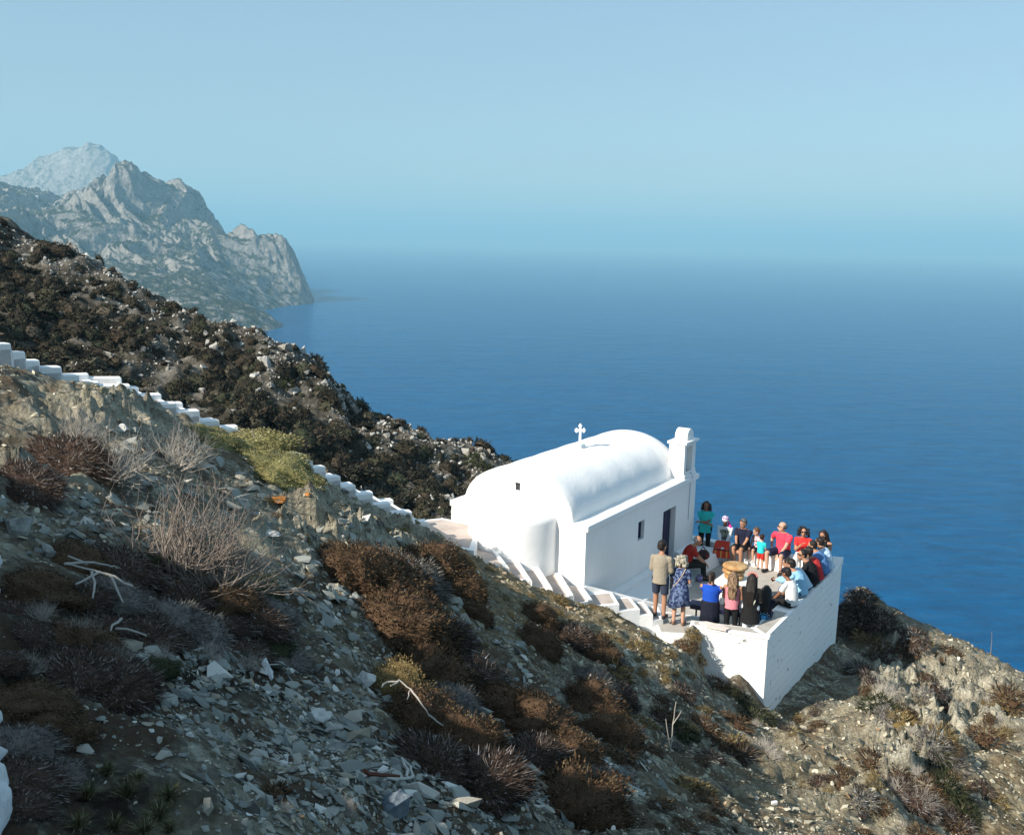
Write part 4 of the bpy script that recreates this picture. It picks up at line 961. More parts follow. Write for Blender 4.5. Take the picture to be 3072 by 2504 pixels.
            loft(bm, [ering(pel + Vector((0, -.03 * s, .05 * s)), X, Vector((0, 1, 0)), w0, .13 * s, 24), ering(pel + Vector((0, .06 * s, -.01 * s)), X, Vector((0, .6, .8)).normalized(), w0 * 1.12, .13 * s, 24), ering(kc + Vector((0, -.04, .01)), X, Vector((0, .5, .85)).normalized(), w0 * 1.15, .105 * s, 24),
                      ering(kc + Vector((0, .05 * s, -.05 * s)), X, Vector((0, .95, .3)).normalized(), w0 * 1.2, .10 * s, 24), ering(fl, X, Vector((0, 1, 0)), w0 * 1.35, .15 * s, 24)]); obj('skirt', bm, BM, root, True)
    # ---- shoes
    if shoes is not None:
        for hip, kn, an, sd in legs:
            bm = bmesh.new(); fd = Vector((sd * .18, 1, 0)).normalized(); heel = an + Vector((0, -.022 * s, -.043 * s)); capsule(bm, heel, heel + fd * .175 * s - Vector((0, 0, .006 * s)), .043 * s, .037 * s, 12)
            capsule(bm, an + Vector((0, 0, -.02 * s)), heel, .046 * s, .042 * s, 12); remeshed('shoe', bm, plain('shoe_leather', shoes, .5), root, .009 * max(s, .7), 1)
    HEADS.append((label, root, hd.copy()))
    if extras: extras(root, dict(T=T, H=H, k=k, s=s, R=R, HR=HR, legs=legs, arm=arm, pel=pel, hd=hd, bd=bd))
    return root

HEADS = []
def ex_band(root, q):          # flowers along the parting
    bm = bmesh.new(); bg2 = bmesh.new(); H, k = q['H'], q['k']
    for i in range(7):
        a_ = rad(-62 + i * 21); c = H(.108 * math.sin(a_), -.085, .040 + .108 * math.cos(a_)); ellipsoid(bm, c, .021 * k, .021 * k, .018 * k, n=8, m=6)
        c2 = H(.112 * math.sin(a_ + .17), -.055, .037 + .104 * math.cos(a_ + .17)); ellipsoid(bg2, c2, .010 * k, .010 * k, .009 * k, n=6, m=5)
    b_ = obj('flower_band', bm, plain('pink_flowers', (.70, .20, .16)), root, True); obj('leaf', bg2, plain('green_leaves', (.04, .22, .06)), b_, True)
def ex_cap(root, q):
    bm = bmesh.new(); ellipsoid(bm, q['H'](0, -.012, .062), .086 * q['k'], .102 * q['k'], .068 * q['k'], q['HR'], 16, 9); ellipsoid(bm, q['H'](0, .10, .060), .062 * q['k'], .06 * q['k'], .010 * q['k'], q['HR'], 14, 6); obj('cap', bm, cloth('cap_cloth', (.012, .013, .02)), root, True)
def ex_costume(root, q):
    H, T, k, s = q['H'], q['T'], q['k'], q['s']
    bm = bmesh.new(); ellipsoid(bm, H(0, -.02, .05), .092 * k, .108 * k, .090 * k, q['HR'], 18, 12); ellipsoid(bm, H(0, -.05, -.03), .085 * k, .075 * k, .10 * k, q['HR'], 16, 10); remeshed('headscarf', bm, cloth('headscarf_cloth', (.75, .74, .78), (.20, .03, .22), 18), root, .011, 1)
    bm = bmesh.new(); p0 = H(-.06, -.06, -.05); capsule(bm, p0, T(-.17, .01, .42), .035, .045); capsule(bm, T(-.17, .01, .42), T(-.20, -.06, .25), .045, .03); remeshed('pink_shawl', bm, cloth('pink_shawl', (.75, .06, .32)), root, .011, 1)
    bm = bmesh.new(); v4 = lambda *a: bm.verts.new(T(*a)); add_hex(bm, [T(-.10, .125, .10), T(.10, .125, .10), T(.10, .14, .10), T(-.10, .14, .10)], [T(-.14, .105, .40), T(.14, .105, .40), T(.14, .13, .40), T(-.14, .13, .40)])
    obj('embroidered_bib', bm, cloth('bib_cloth', (.03, .03, .04), (.30, .36, .28), 24), root)
    (hR, kR, aR, _), (hL, kL, aL, _) = q['legs']; kc = (kR + kL) / 2; ac = (aR + aL) / 2
    bm = bmesh.new(); Xv = Vector((1, 0, 0)); top_ = q['pel'] + Vector((0, .13, .06)); w0 = .19
    P_ = [top_, kc + Vector((0, 0, .115)), kc + Vector((0, .10, .05)), kc + (ac - kc) * .25 + Vector((0, .16, 0)), kc + (ac - kc) * .72 + Vector((0, .19, 0))]; wd = [.12, .19, .20, .22, .25]
    fr_, bk_ = [], []
    for p_, w_ in zip(P_, wd): fr_.append([bm.verts.new(p_ + Xv * w_ * t_ + Vector((0, .012 * math.sin(t_ * 9), .012))) for t_ in np.linspace(-1, 1, 15)]); bk_.append([bm.verts.new(p_ + Xv * w_ * t_ - Vector((0, 0, .004))) for t_ in np.linspace(-1, 1, 15)])
    for g_ in (fr_, bk_):
        for a_, b_ in zip(g_[:-1], g_[1:]):
            for i in range(14): bm.faces.new((a_[i], a_[i + 1], b_[i + 1], b_[i]))
    for i in range(4): bm.faces.new((fr_[i][0], fr_[i + 1][0], bk_[i + 1][0], bk_[i][0])); bm.faces.new((fr_[i][-1], fr_[i + 1][-1], bk_[i + 1][-1], bk_[i][-1]))
    t = NT('red_apron', .8, .2); v = t.coord(); sx = t.n('ShaderNodeSeparateXYZ'); t.l(v, sx.inputs[0])
    st_ = t.ramp(t.math('FRACT', t.math('MULTIPLY', sx.outputs['X'], 6.5)), [(0., 1.), (.10, 1.), (.13, 0.), (.80, 0.), (.84, .6), (.9, 0.)])
    low = t.ramp(sx.outputs['Z'], [(.30, 1.), (.47, 1.), (.50, 0.)]); band = t.ramp(sx.outputs['Z'], [(.42, 0.), (.44, 1.), (.46, 1.), (.48, 0.)])
    c = t.mix(t.noise(14, 3, vec=v), (.42, .03, .015), (.62, .06, .03)); c = t.mix(t.math('MULTIPLY', st_, low), c, (.72, .48, .12)); c = t.mix(band, c, (.10, .02, .03)); t.col(c); obj('apron', bm, t.m, root, True)
    bm = bmesh.new()
    for sd in (1, -1): capsule(bm, q['arm'][0 if sd > 0 else 1][2] - Vector((0, .03, 0)), q['arm'][0 if sd > 0 else 1][2] + Vector((0, .02, -.01)), .05, .055)
    remeshed('cuffs', bm, cloth('cuff_cloth', (.60, .05, .10), (.75, .1, .35), 20), root, .011, 1)
def ex_headglasses(root, q):
    bm = bmesh.new(); H, k = q['H'], q['k']
    for sd in (1, -1): ellipsoid(bm, H(sd * .034, .055, .105), .028 * k, .014 * k, .018 * k, q['HR'], 10, 7)
    capsule(bm, H(-.012, .06, .11), H(.012, .06, .11), .005, .005, 6); obj('sunglasses', bm, plain('black_glass', (.006, .006, .007), .12, .6), root, True)
def ex_specs(root, q):
    bm = bmesh.new(); H, k = q['H'], q['k']
    for sd in (1, -1):
        tube(bm, [H(sd * .033 + .024 * math.cos(a_), .090, .012 + .018 * math.sin(a_)) for a_ in np.linspace(0, 2 * math.pi, 13)], [.0035] * 13, 5, False); tube(bm, [H(sd * .056, .085, .014), H(sd * .078, .0, .014)], [.0035] * 2, 5)
    obj('spectacles', bm, plain('dark_frame', (.03, .02, .02), .4), root)
def ex_polo(root, q):
    bm = bmesh.new(); T = q['T']
    for sd in (1, -1): add_hex(bm, [T(sd * .015, .085, .455), T(sd * .075, .055, .48), T(sd * .075, .045, .50), T(sd * .02, .06, .50)], [T(sd * .012, .097, .445), T(sd * .085, .07, .475), T(sd * .09, .06, .50), T(sd * .02, .075, .505)])
    obj('collar', bm, cloth('collar_cloth', (.78, .05, .08)), root)
def ex_crossbag(root, q):
    bm = bmesh.new(); T = q['T']; tube(bm, [T(.12, -.05, .50), T(.07, -.125, .38), T(-.03, -.13, .20), T(-.15, -.10, .04), T(-.17, .0, .0)], [.011] * 5, 6); obj('shoulder_strap', bm, plain('beige_strap', (.45, .36, .28)), root)
    bm = bmesh.new(); c = T(-.19, .08, .02); add_box(bm, c.x - .05, c.y - .10, c.z - .08, c.x + .02, c.y + .10, c.z + .08); bevelled(obj('shoulder_bag', bm, plain('beige_strap', (.45, .36, .28)), root), .02, 2)
def ex_floral(root, q):
    bm = bmesh.new(); bs = bmesh.new(); T = q['T']
    for i in range(16):
        a_ = 2 * math.pi * i / 16; c = T(.105 * math.cos(a_), -.165, .03 + .105 * math.sin(a_)); ellipsoid(bm, c, .014, .012, .014, n=8, m=6)
        c = T(.145 * math.cos(a_ + .2), -.155, .03 + .145 * math.sin(a_ + .2)); ellipsoid(bs, c, .008, .01, .008, n=6, m=5)
    ellipsoid(bm, T(0, -.16, .03), .065, .018, .065, q['R'], 14, 8)
    for i in range(6): c = T(.04 - .02 * i, -.13 + .002 * i, .22 + .022 * i); ellipsoid(bm, c, .03, .022, .02, n=8, m=6)
    b_ = obj('blue_flower_print', bm, cloth('blue_print', (.04, .28, .62), (.15, .5, .8), 30), root, True); obj('white_dot', bs, plain('white_dot', (.75, .8, .85)), b_, True)
def ex_sprig(root, q):
    bm = bmesh.new(); T = q['T']
    for i in range(7): ellipsoid(bm, T(.02 + .018 * i + .008 * math.sin(i * 5), -.145, .00 + .040 * i * .8), .010 + .006 * (i % 2), .008, .022, q['R'], 6, 5)
    obj('white_sprig_print', bm, plain('white_thread', (.6, .6, .5)), root, True)

WH = (.80, .80, .78); BLK = (.012, .012, .014); NAVY = (.012, .018, .045)
aU, aN = math.degrees(math.atan2(.845, .535)), math.degrees(math.atan2(-.535, .845))      # along the chapel, out from the door wall
def WP(px, py, z): g_ = G(px, py, z); return (g_[0], g_[1], z)
person('man in beige linen shirt and navy shorts seen from behind on the lower steps', W(.70, 1.54, .39), aU + 8, 1.78, arms='front', hy=-25, hp=12, top=(.30, .26, .20), sleeve='long', bottom='shorts', bcol=(.035, .045, .075), shoes=(.015, .012, .012), skin='tan', hcol=(.012, .008, .006), legdrop=(-1, .12, .0), longtop=.06)
person('woman with wavy grey blonde hair in a blue patterned dress on the landing', W(.92, 1.92, .25), aU + 16, 1.60, arms='front', hp=15, top=(.015, .025, .085), top2=(.14, .19, .32), bottom='dress', bcol=(.015, .025, .085), bcol2=(.13, .18, .30), hair='curly', hcol=(.30, .26, .19), hcol2=(.50, .46, .37), shoes=(.16, .08, .05), skin='fair', extras=ex_crossbag)
person('woman in turquoise shirt and black trousers with folded arms beyond the chapel corner', W(6.66, 0.26, 0.0), aU - 165, 1.60, arms='crossed', top=(.03, .47, .45), bottom='trousers', bcol=BLK, hair='bob', hcol=(.03, .015, .01), skin='brown', longtop=.08, build=1.08)
person('elderly bald man in red shirt and dark trousers sitting on the long bench', W(4.62, 0.56, 0), aN + 28, 1.72, 'sit', 20, hp=12, hy=-6, arms='phone', top=(.36, .025, .015), bottom='trousers', bcol=(.02, .022, .022), hair='thin', hcol=(.36, .36, .36), skin='tan', seat=.34, extras=ex_specs, build=1.15, foot_fwd=.46)
person('woman in folk costume with white blouse, red apron and patterned headscarf', W(6.74, 0.82, 0), aU - 168, 1.62, 'sit', 6, hp=18, arms='lap', top=(.66, .72, .76), sleeve='long', bottom='skirt', bcol=(.62, .66, .72), bcol2=(.30, .40, .55), hair='none', skin='dark', seat=.44, extras=ex_costume, shoes=(.01, .01, .01))
person('grey haired man in navy t-shirt and black shorts on the sea side seat', W(6.72, 1.36, 0), aU + 178, 1.66, 'sit', 6, hp=18, hy=-22, arms='lap', top=(.012, .014, .035), bottom='shorts', bcol=BLK, hair='short', hcol=(.09, .09, .09), skin='tan', seat=.45, build=1.12, extras=ex_headglasses)
person('small boy in red and white checked shirt leaning on the seat wall', W(6.84, 1.74, 0), aU + 160, 1.18, 'sit', 10, hp=25, hy=-30, arms='rest', top=(.65, .60, .62), top2=(.30, .03, .07), sleeve='short', bottom='shorts', bcol=(.012, .012, .022), hair='short', hcol=(.10, .05, .025), skin='fair', seat=.44, kid=True, shoes=(.8, .8, .8))
person('toddler in turquoise shirt and red shorts standing with back to us', W(6.5, 1.94, 0), aU - 8, 0.95, hp=15, arms='front', top=(.03, .52, .55), bottom='shorts', bcol=(.52, .03, .02), hair='short', hcol=(.018, .009, .006), skin='fair', kid=True, shoes=(.10, .11, .10), group=None)
person('man in coral pink polo and navy shorts looking left with sunglasses', W(6.8, 2.44, 0), aU + 168, 1.80, 'sit', 6, hy=-62, arms='prop', top=(.80, .055, .10), bottom='shorts', bcol=NAVY, hair='thin', hcol=(.10, .08, .07), skin='fair', glasses=True, seat=.46, extras=ex_polo, build=1.16, knee_gap=.2, shoes=(.01, .01, .012))
person('woman in red blouse and white trousers with curly black hair and sunglasses', W(6.84, 2.96, 0), aU - 172, 1.66, 'sit', 3, hy=10, arms='chest', top=(.72, .035, .035), bottom='trousers', bcol=(.76, .76, .76), hair='curly', hcol=(.012, .008, .008), skin='tan', glasses=True, seat=.46)
person('woman in black top with long dark hair at the far corner of the wall', W(6.72, 3.56, 0.06), aU + 170, 1.68, 'sit', 10, hp=18, arms='side', top=BLK, sleeve='none', bottom='trousers', bcol=(.70, .73, .76), hair='long', hcol=(.02, .011, .009), skin='tan', glasses=True, seat=.46)
fN = aN + 180
person('person in pale blue patterned shirt hunched at the far end of the wall', W(6.1, 3.84, 0.02), fN - 8, 1.70, 'sit', 22, hp=12, arms='knees', top=(.62, .72, .80), top2=(.28, .45, .65), bottom='trousers', bcol=(.25, .35, .5), hair='short', hcol=(.015, .010, .008), seat=.46)
person('man in denim blue shirt hunched forward with back to the sea', W(5.66, 3.84, 0.02), fN - 4, 1.78, 'sit', 26, hp=6, hy=20, arms='knees', top=(.10, .22, .45), sleeve='long', bottom='trousers', bcol=(.02, .03, .09), hair='short', hcol=(.012, .008, .006), seat=.46, build=1.08)
person('person in red t-shirt mostly hidden behind the man in black', W(5.16, 3.84, 0), fN, 1.74, 'sit', 22, hp=5, arms='knees', top=(.48, .04, .04), bottom='trousers', bcol=(.02, .02, .03), hair='short', hcol=(.012, .008, .006), seat=.46)
person('bearded man in black shirt and sunglasses turning his head left', W(4.78, 3.82, 0), fN + 6, 1.80, 'sit', 22, hp=-2, hy=38, arms='knees', top=BLK, bottom='trousers', bcol=(.02, .02, .02), hair='short', hcol=(.008, .007, .006), seat=.46, glasses=True, build=1.08)
person('man in light blue shirt bent low with head down on the side wall', W(4.26, 3.8, 0), fN - 4, 1.80, 'sit', 42, hp=8, arms='knees', top=(.42, .58, .70), top2=None, sleeve='long', bottom='trousers', bcol=(.02, .025, .04), hair='short', hcol=(.010, .007, .006), seat=.46)
person('man in sky blue shirt and jeans holding out a phone with both hands', W(3.84, 3.82, 0), fN - 8, 1.78, 'sit', 24, hp=18, arms=((.05, .50, -.01), (-.05, .50, -.01)), top=(.28, .52, .72), sleeve='long', bottom='trousers', bcol=(.06, .12, .20), hair='short', hcol=(.010, .007, .006), seat=.46)
person('young man in white polo shirt, black cap and black trousers on the side wall', W(3.04, 3.82, 0), fN - 14, 1.74, 'sit', 12, hp=22, arms='knees', top=(.76, .76, .75), bottom='trousers', bcol=(.012, .012, .014), hair='short', hcol=(.010, .007, .006), seat=.46, extras=ex_cap, skin='brown')
person('girl with long black hair in a black dress printed with blue flowers', W(2.02, 3.52, 0), aU + 12, 1.56, 'sit', 10, hp=20, arms='lap', top=(.010, .012, .025), sleeve='short', bottom='midskirt', bcol=(.010, .012, .022), bcol2=(.03, .05, .12), hair='long', hcol=(.008, .007, .008), seat=.34, extras=ex_floral, skin='fair')
person('woman in loose black tunic and white trousers with flowers along her hair', W(1.5, 3.36, 0), aU + 10, 1.54, arms='front', hp=18, top=(.012, .012, .013), sleeve='three', bottom='trousers', bcol=(.76, .77, .80), hair='long', hcol=(.010, .007, .006), hcol2=(.016, .010, .008), longtop=.34, build=1.15, extras=lambda r_, q: (ex_band(r_, q), ex_sprig(r_, q)), skin='fair')
person('woman in pink sleeveless top with long wavy brown hair seen from behind', W(1.36, 2.98, 0), aU + 16, 1.56, arms='front', hp=14, top=(.62, .22, .26), sleeve='none', bottom='trousers', bcol=(.010, .010, .012), hair='wavy', hcol=(.075, .038, .020), hcol2=(.30, .19, .11), longtop=.04, skin='tan')
person('woman in royal blue t-shirt and black skirt with tied dark hair', W(1.16, 2.56, 0), aU + 14, 1.52, arms='crossed', hp=16, hy=-18, top=(.012, .07, .42), sleeve='short', bottom='kneeskirt', bcol=(.010, .012, .024), hair='pony', hcol=(.014, .009, .007), hcol2=(.05, .03, .02), longtop=.02, build=1.24, skin='tan')
# phone held by the man in sky blue
_pp = W(3.84, 3.82, 0); ph = empty('phone', (0, 0, 0)); _d = Vector((math.cos(rad(fN - 8)), math.sin(rad(fN - 8)), 0)); _c = Vector((_pp[0], _pp[1], 0)) + _d * .74 + Vector((0, 0, .70))
ph.location = _c; ph.rotation_euler = (rad(-35), 0, rad(fN - 98)); tag(ph, 'black phone held out by the man in the sky blue shirt', 'phone')
bm = bmesh.new(); add_box(bm, -.085, -.006, -.045, .085, .006, .045); bevelled(obj('body', bm, plain('phone_black', (.008, .008, .009), .2), ph), .006, 2)
bm = bmesh.new(); add_box(bm, -.076, -.0075, -.040, .076, -.0061, .040); obj('screen', bm, plain('screen_glass', (.012, .013, .016), .08), ph)
# ------------------------------------------------------------------ stones
def hull_variants(n, flat):
    out = []
    for k in range(n):
        rs = np.random.default_rng(100 + k + int(flat * 1000)); bm = bmesh.new()
        for i in range(11):
            p_ = rs.normal(size=3); p_ /= np.linalg.norm(p_); p_ *= rs.uniform(.75, 1.0); bm.verts.new((p_[0], p_[1] * rs.uniform(.6, .9), np.clip(p_[2], -.7, .7) * flat))
        r_ = bmesh.ops.convex_hull(bm, input=bm.verts); dl = [g_ for g_ in r_['geom_interior'] if isinstance(g_, bmesh.types.BMVert)]
        if dl: bmesh.ops.delete(bm, geom=dl, context='VERTS')
        bmesh.ops.triangulate(bm, faces=bm.faces); bm.verts.index_update()
        out.append((np.array([v_.co[:] for v_ in bm.verts]), np.array([[v_.index for v_ in f_.verts] for f_ in bm.faces]))); bm.free()
    return out

def euler_mats(rx, ry, rz):
    cx, sx, cy_, sy, cz, sz = np.cos(rx), np.sin(rx), np.cos(ry), np.sin(ry), np.cos(rz), np.sin(rz); n = len(rx)
    M = np.empty((n, 3, 3)); M[:, 0, 0] = cy_ * cz; M[:, 0, 1] = sx * sy * cz - cx * sz; M[:, 0, 2] = cx * sy * cz + sx * sz
    M[:, 1, 0] = cy_ * sz; M[:, 1, 1] = sx * sy * sz + cx * cz; M[:, 1, 2] = cx * sy * sz - sx * cz; M[:, 2, 0] = -sy; M[:, 2, 1] = sx * cy_; M[:, 2, 2] = cx * cy_; return M

def bake(name, variants, pos, size, zf, mat, tilt=.25, align=True, smooth=False, flat=None):
    pos = np.asarray(pos); n = len(pos); Vs, Fs, off = [], [], 0
    e = .06; gx = (zf(pos[:, 0] + e, pos[:, 1]) - zf(pos[:, 0] - e, pos[:, 1])) / (2 * e); gy = (zf(pos[:, 0], pos[:, 1] + e) - zf(pos[:, 0], pos[:, 1] - e)) / (2 * e)
    nrm = np.stack([-gx, -gy, np.ones(n)], -1); nrm /= np.linalg.norm(nrm, axis=1)[:, None]
    tx = np.cross(np.array([0, 1., 0]), nrm); tx /= np.linalg.norm(tx, axis=1)[:, None]; ty = np.cross(nrm, tx); B = np.stack([tx, ty, nrm], -1)
    M = euler_mats(RNG.normal(0, tilt, n), RNG.normal(0, tilt, n), RNG.uniform(0, 6.28, n)); M = (B @ M) if align else M
    vi = RNG.integers(0, len(variants), n)
    for k, (V, F) in enumerate(variants):
        s_ = np.where(vi == k)[0]
        if not len(s_): continue
        P_ = np.einsum('nij,vj->nvi', M[s_], V) * size[s_][:, None, None] + pos[s_][:, None, :]
        Vs.append(P_.reshape(-1, 3)); Fs.append((F[None] + off + (np.arange(len(s_)) * len(V))[:, None, None]).reshape(-1, 3)); off += len(s_) * len(V)
    return mesh_np(name, np.concatenate(Vs), np.concatenate(Fs), mat, smooth=smooth)

t = NT('schist_stone', .9, .2); v = t.coord(); ri = t.island()
c = t.ramp(ri, [(0., (.085, .095, .09)), (.25, (.16, .175, .16)), (.5, (.25, .26, .235)), (.72, (.36, .36, .32)), (.88, (.24, .19, .12)), (.97, (.62, .60, .55)), (1., (.75, .73, .68))])
t.col(t.mix(t.noise(30, 5, .7, v), c, t.mix(.5, c, (.30, .30, .27)))); t.bump(t.noise(45, 6, .75, v), .6, .01); STONE = t.m
flatv = hull_variants(8, .28) + hull_variants(4, .5)

def free(x, y):       # keep clear of masonry
    du = (x - A0[0]) * CU[0] + (y - A0[1]) * CU[1]; dn = (x - A0[0]) * CN[0] + (y - A0[1]) * CN[1]
    ins = (du > -.05) & (du < 7.3) & (dn > -4.2) & (dn < 4.1); lnd = (du > -2.7) & (du < 1.1) & (dn > -4.3) & (dn < 2.4)
    d_, _, sd = seg_dist(x, y, [np.array(p) for p in ST] + [np.array(p) for p in LO] + [nA[1], nA[3]] if False else [np.array(p) for p in ST] + [np.array(p) for p in LO])
    on = (sd > -.08 * d_) & (d_ < 1.6)
    land_ = lnd & (sd > 0)
    u_ok = ~((du > .1) & (du < 1.3) & (dn > .9) & (dn < 2.45))
    return ~(ins | on | land_) & u_ok

def scatter_polar(n, dens, r0=1.6, r1=40, a0=-40, a1=38):
    a_ = np.radians(RNG.uniform(a0, a1, n)); r_ = np.exp(RNG.uniform(math.log(r0), math.log(r1), n)); x, y = r_ * np.sin(a_), r_ * np.cos(a_)
    z = near_z(x, y, False); px, py = proj(x, y, z); ok = (RNG.uniform(0, 1, n) < dens(px, py, x, y)) & free(x, y) & (px > -300) & (px < 3400) & (py < 2900)
    x, y, r_ = x[ok], y[ok], r_[ok]; z = near_z(x, y); return np.stack([x, y, z], -1), r_, px[ok], py[ok]

def gsum(px, py, L): return np.clip(sum(w_ * np.exp(-(((px - a) / c_) ** 2 + ((py - b) / d_) ** 2)) for a, b, c_, d_, w_ in L), 0, 1)
SCREE = [(700, 2120, 260, 120, 1.2), (950, 2330, 260, 170, 1.2), (1150, 2480, 200, 100, 1.), (560, 2000, 140, 70, .8), (1010, 2060, 110, 60, .6), (1440, 2010, 90, 100, .9), (1560, 2150, 60, 120, .7), (1620, 2330, 70, 120, .8), (1000, 1750, 130, 110, .9), (1130, 1850, 70, 90, .6), (1400, 1870, 80, 60, .7), (1480, 2450, 120, 70, .7), (200, 1560, 220, 70, .6), (1850, 2350, 80, 100, .5), (700, 1490, 140, 40, .4), (380, 1380, 160, 50, .5)]
def d_scree(px, py, x, y): return gsum(px, py, SCREE) * (.35 + .65 * (noise2(x * 1.5, y * 1.5, 7) > -.25))
pos, r_, px_, py_ = scatter_polar(150000, d_scree); sz = .0036 * r_ * np.exp(RNG.normal(0, .68, len(r_))); sz = np.clip(sz, .010, .17)
o = bake('scree', flatv, pos + np.array([0, 0, .0]) + np.stack([0 * sz, 0 * sz, .12 * sz], -1), sz, near_z, STONE, .30); tag(o, 'grey green schist scree of flat broken stones', 'scree', kind='stuff')
def d_gravel(px, py, x, y): return np.clip(.25 + .55 * (noise2(x * .9, y * .9, 71) > .0) * (px > 900) + .5 * gsum(px, py, [(2900, 2300, 300, 250, 1.), (2600, 2350, 200, 200, 1.), (2000, 2100, 250, 100, .8), (1150, 1640, 220, 60, .8), (2050, 1960, 90, 90, 1.)]), 0, 1) * (1 - .8 * litter_f(px, py))
pos, r_, px_, py_ = scatter_polar(130000, d_gravel, 3); sz = .0016 * r_ * np.exp(RNG.normal(0, .62, len(r_))); sz = np.clip(sz, .008, .13)
t = NT('pale_rubble', .92, .2); v = t.coord(); ri = t.island()
t.col(t.ramp(ri, [(0., (.12, .10, .07)), (.35, (.28, .245, .17)), (.65, (.42, .38, .28)), (.88, (.54, .50, .39)), (.95, (.32, .19, .09)), (1., (.70, .67, .58))])); t.bump(t.noise(45, 6, .75, v), .6, .01)
o = bake('gravel', flatv, pos, sz, near_z, t.m, .5); tag(o, 'pale broken gravel strewn over the slope', 'gravel', kind='stuff')

# ------------------------------------------------------------------ scrub and rubble across the gully
def dome_tris(n, seed, spike=.25, w=.10, hh=.7):
    rs = np.random.default_rng(seed); d = rs.normal(size=(n, 3)); d[:, 2] = np.abs(d[:, 2]) * .9 - .1; d /= np.linalg.norm(d, axis=1)[:, None]
    lump = 1 + .28 * noise2(d[:, 0] * 1.8 + seed, d[:, 1] * 1.8 + d[:, 2] * 1.3, seed) + .12 * noise2(d[:, 0] * 5, d[:, 1] * 5 + d[:, 2] * 3, seed + 1)
    b = d * (lump * rs.uniform(.72, 1.0, n))[:, None]; a = rs.normal(size=(n, 3)); s_ = np.cross(d, a); s_ /= np.linalg.norm(s_, axis=1)[:, None]
    tip = b + (d + a * .35) * (spike * rs.uniform(.4, 1.2, n))[:, None]; wv_ = w * rs.uniform(.5, 1.3, n)[:, None]
    V = np.stack([b - s_ * wv_, b + s_ * wv_, tip], 1).reshape(-1, 3); V[:, 2] *= hh; F = np.arange(3 * n).reshape(-1, 3); return V, F
def core(seed, k=.80, hh=.7, n=14, m=6):
    A, B = np.meshgrid(np.linspace(0, 2 * math.pi, n, endpoint=False), np.linspace(-.1, math.pi / 2 - .12, m), indexing='ij'); d = np.stack([np.cos(A) * np.cos(B), np.sin(A) * np.cos(B), np.sin(B)], -1).reshape(-1, 3)
    lump = 1 + .28 * noise2(d[:, 0] * 1.8 + seed, d[:, 1] * 1.8 + d[:, 2] * 1.3, seed); V = d * lump[:, None] * k; V[:, 2] *= hh; F = []
    for i in range(n):
        for j in range(m - 1):
            a, b, c_, e = i * m + j, ((i + 1) % n) * m + j, ((i + 1) % n) * m + j + 1, i * m + j + 1; F += [(a, b, c_), (a, c_, e)]
    V = np.vstack([V, [[0, 0, k * hh]]]); F += [(i * m + m - 1, ((i + 1) % n) * m + m - 1, len(V) - 1) for i in range(n)]; return V, np.array(F)
def joinv(*parts):
    off = 0; Vs, Fs = [], []
    for V, F in parts: Vs.append(V); Fs.append(F + off); off += len(V)
    return np.concatenate(Vs), np.concatenate(Fs)
def leaf_mat(name, stops, rough=.8):
    t = NT(name, rough, .15); ri = t.island(); t.col(t.ramp(ri, stops)); return t.m
sv = [joinv(core(k + 5, .82), dome_tris(230, k + 5, .22, .085)) for k in range(6)]
def scatter_mid(n, dens, a0=-34, a1=6):
    a_ = np.radians(RNG.uniform(a0, a1, n)); r_ = RNG.uniform(50, 84, n); x, y = r_ * np.sin(a_), r_ * np.cos(a_); z = mid_z(x, y); px, py = proj(x, y, z)
    ok = RNG.uniform(0, 1, n) < dens(px, py, x, y); return np.stack([x, y, z], -1)[ok], px[ok], py[ok]
sil = lambda px: np.interp(px, [c[0] for c in MS], [c[1] for c in MS])
def d_scrub(px, py, x, y):
    below = py - sil(px); return np.clip((.10 + .9 * sstep(20, 150, below)) * (noise2(x / 5, y / 5, 301) + .55 * noise2(x / 1.8, y / 1.8, 302) > -.32) * 1.0 + .10, 0, 1)
pos, px_, py_ = scatter_mid(8500, d_scrub); sz = np.clip(.30 * np.exp(RNG.normal(0, .5, len(pos))), .12, 1.1)
o = bake('scrub', sv, pos - np.array([0, 0, .03]), sz, mid_z, leaf_mat('dark_scrub', [(0., (.008, .009, .007)), (.35, (.024, .021, .014)), (.6, (.052, .037, .024)), (.8, (.032, .040, .021)), (1., (.095, .078, .055))]), .15); tag(o, 'dark brown and green scrub covering the slope across the gully', 'scrub', kind='stuff')
def d_rub(px, py, x, y):
    below = py - sil(px); return np.clip(.12 + .8 * np.exp(-(below / 90) ** 2) + .6 * (noise2(x / 3.5, y / 3.5, 311) > .22) + .3 * (px > 1000), 0, 1)
pos, px_, py_ = scatter_mid(30000, d_rub); sz = np.clip(.062 * np.exp(RNG.normal(0, .8, len(pos))), .03, .8)
t = NT('pale_boulder', .92, .2); v = t.coord(); ri = t.island(); t.col(t.mix(t.noise(3, 6, .7, v), t.ramp(ri, [(0., (.16, .14, .11)), (.4, (.34, .33, .30)), (.75, (.54, .53, .50)), (1., (.72, .71, .68))]), (.3, .28, .24))); t.bump(t.noise(8, 6, .75, v), .8, .05); BOULD = t.m
o = bake('rubble', hull_variants(8, .7), pos + np.array([0, 0, .05]), sz, mid_z, BOULD, .5); tag(o, 'pale limestone rubble scattered across the dark slope', 'rubble', kind='stuff')

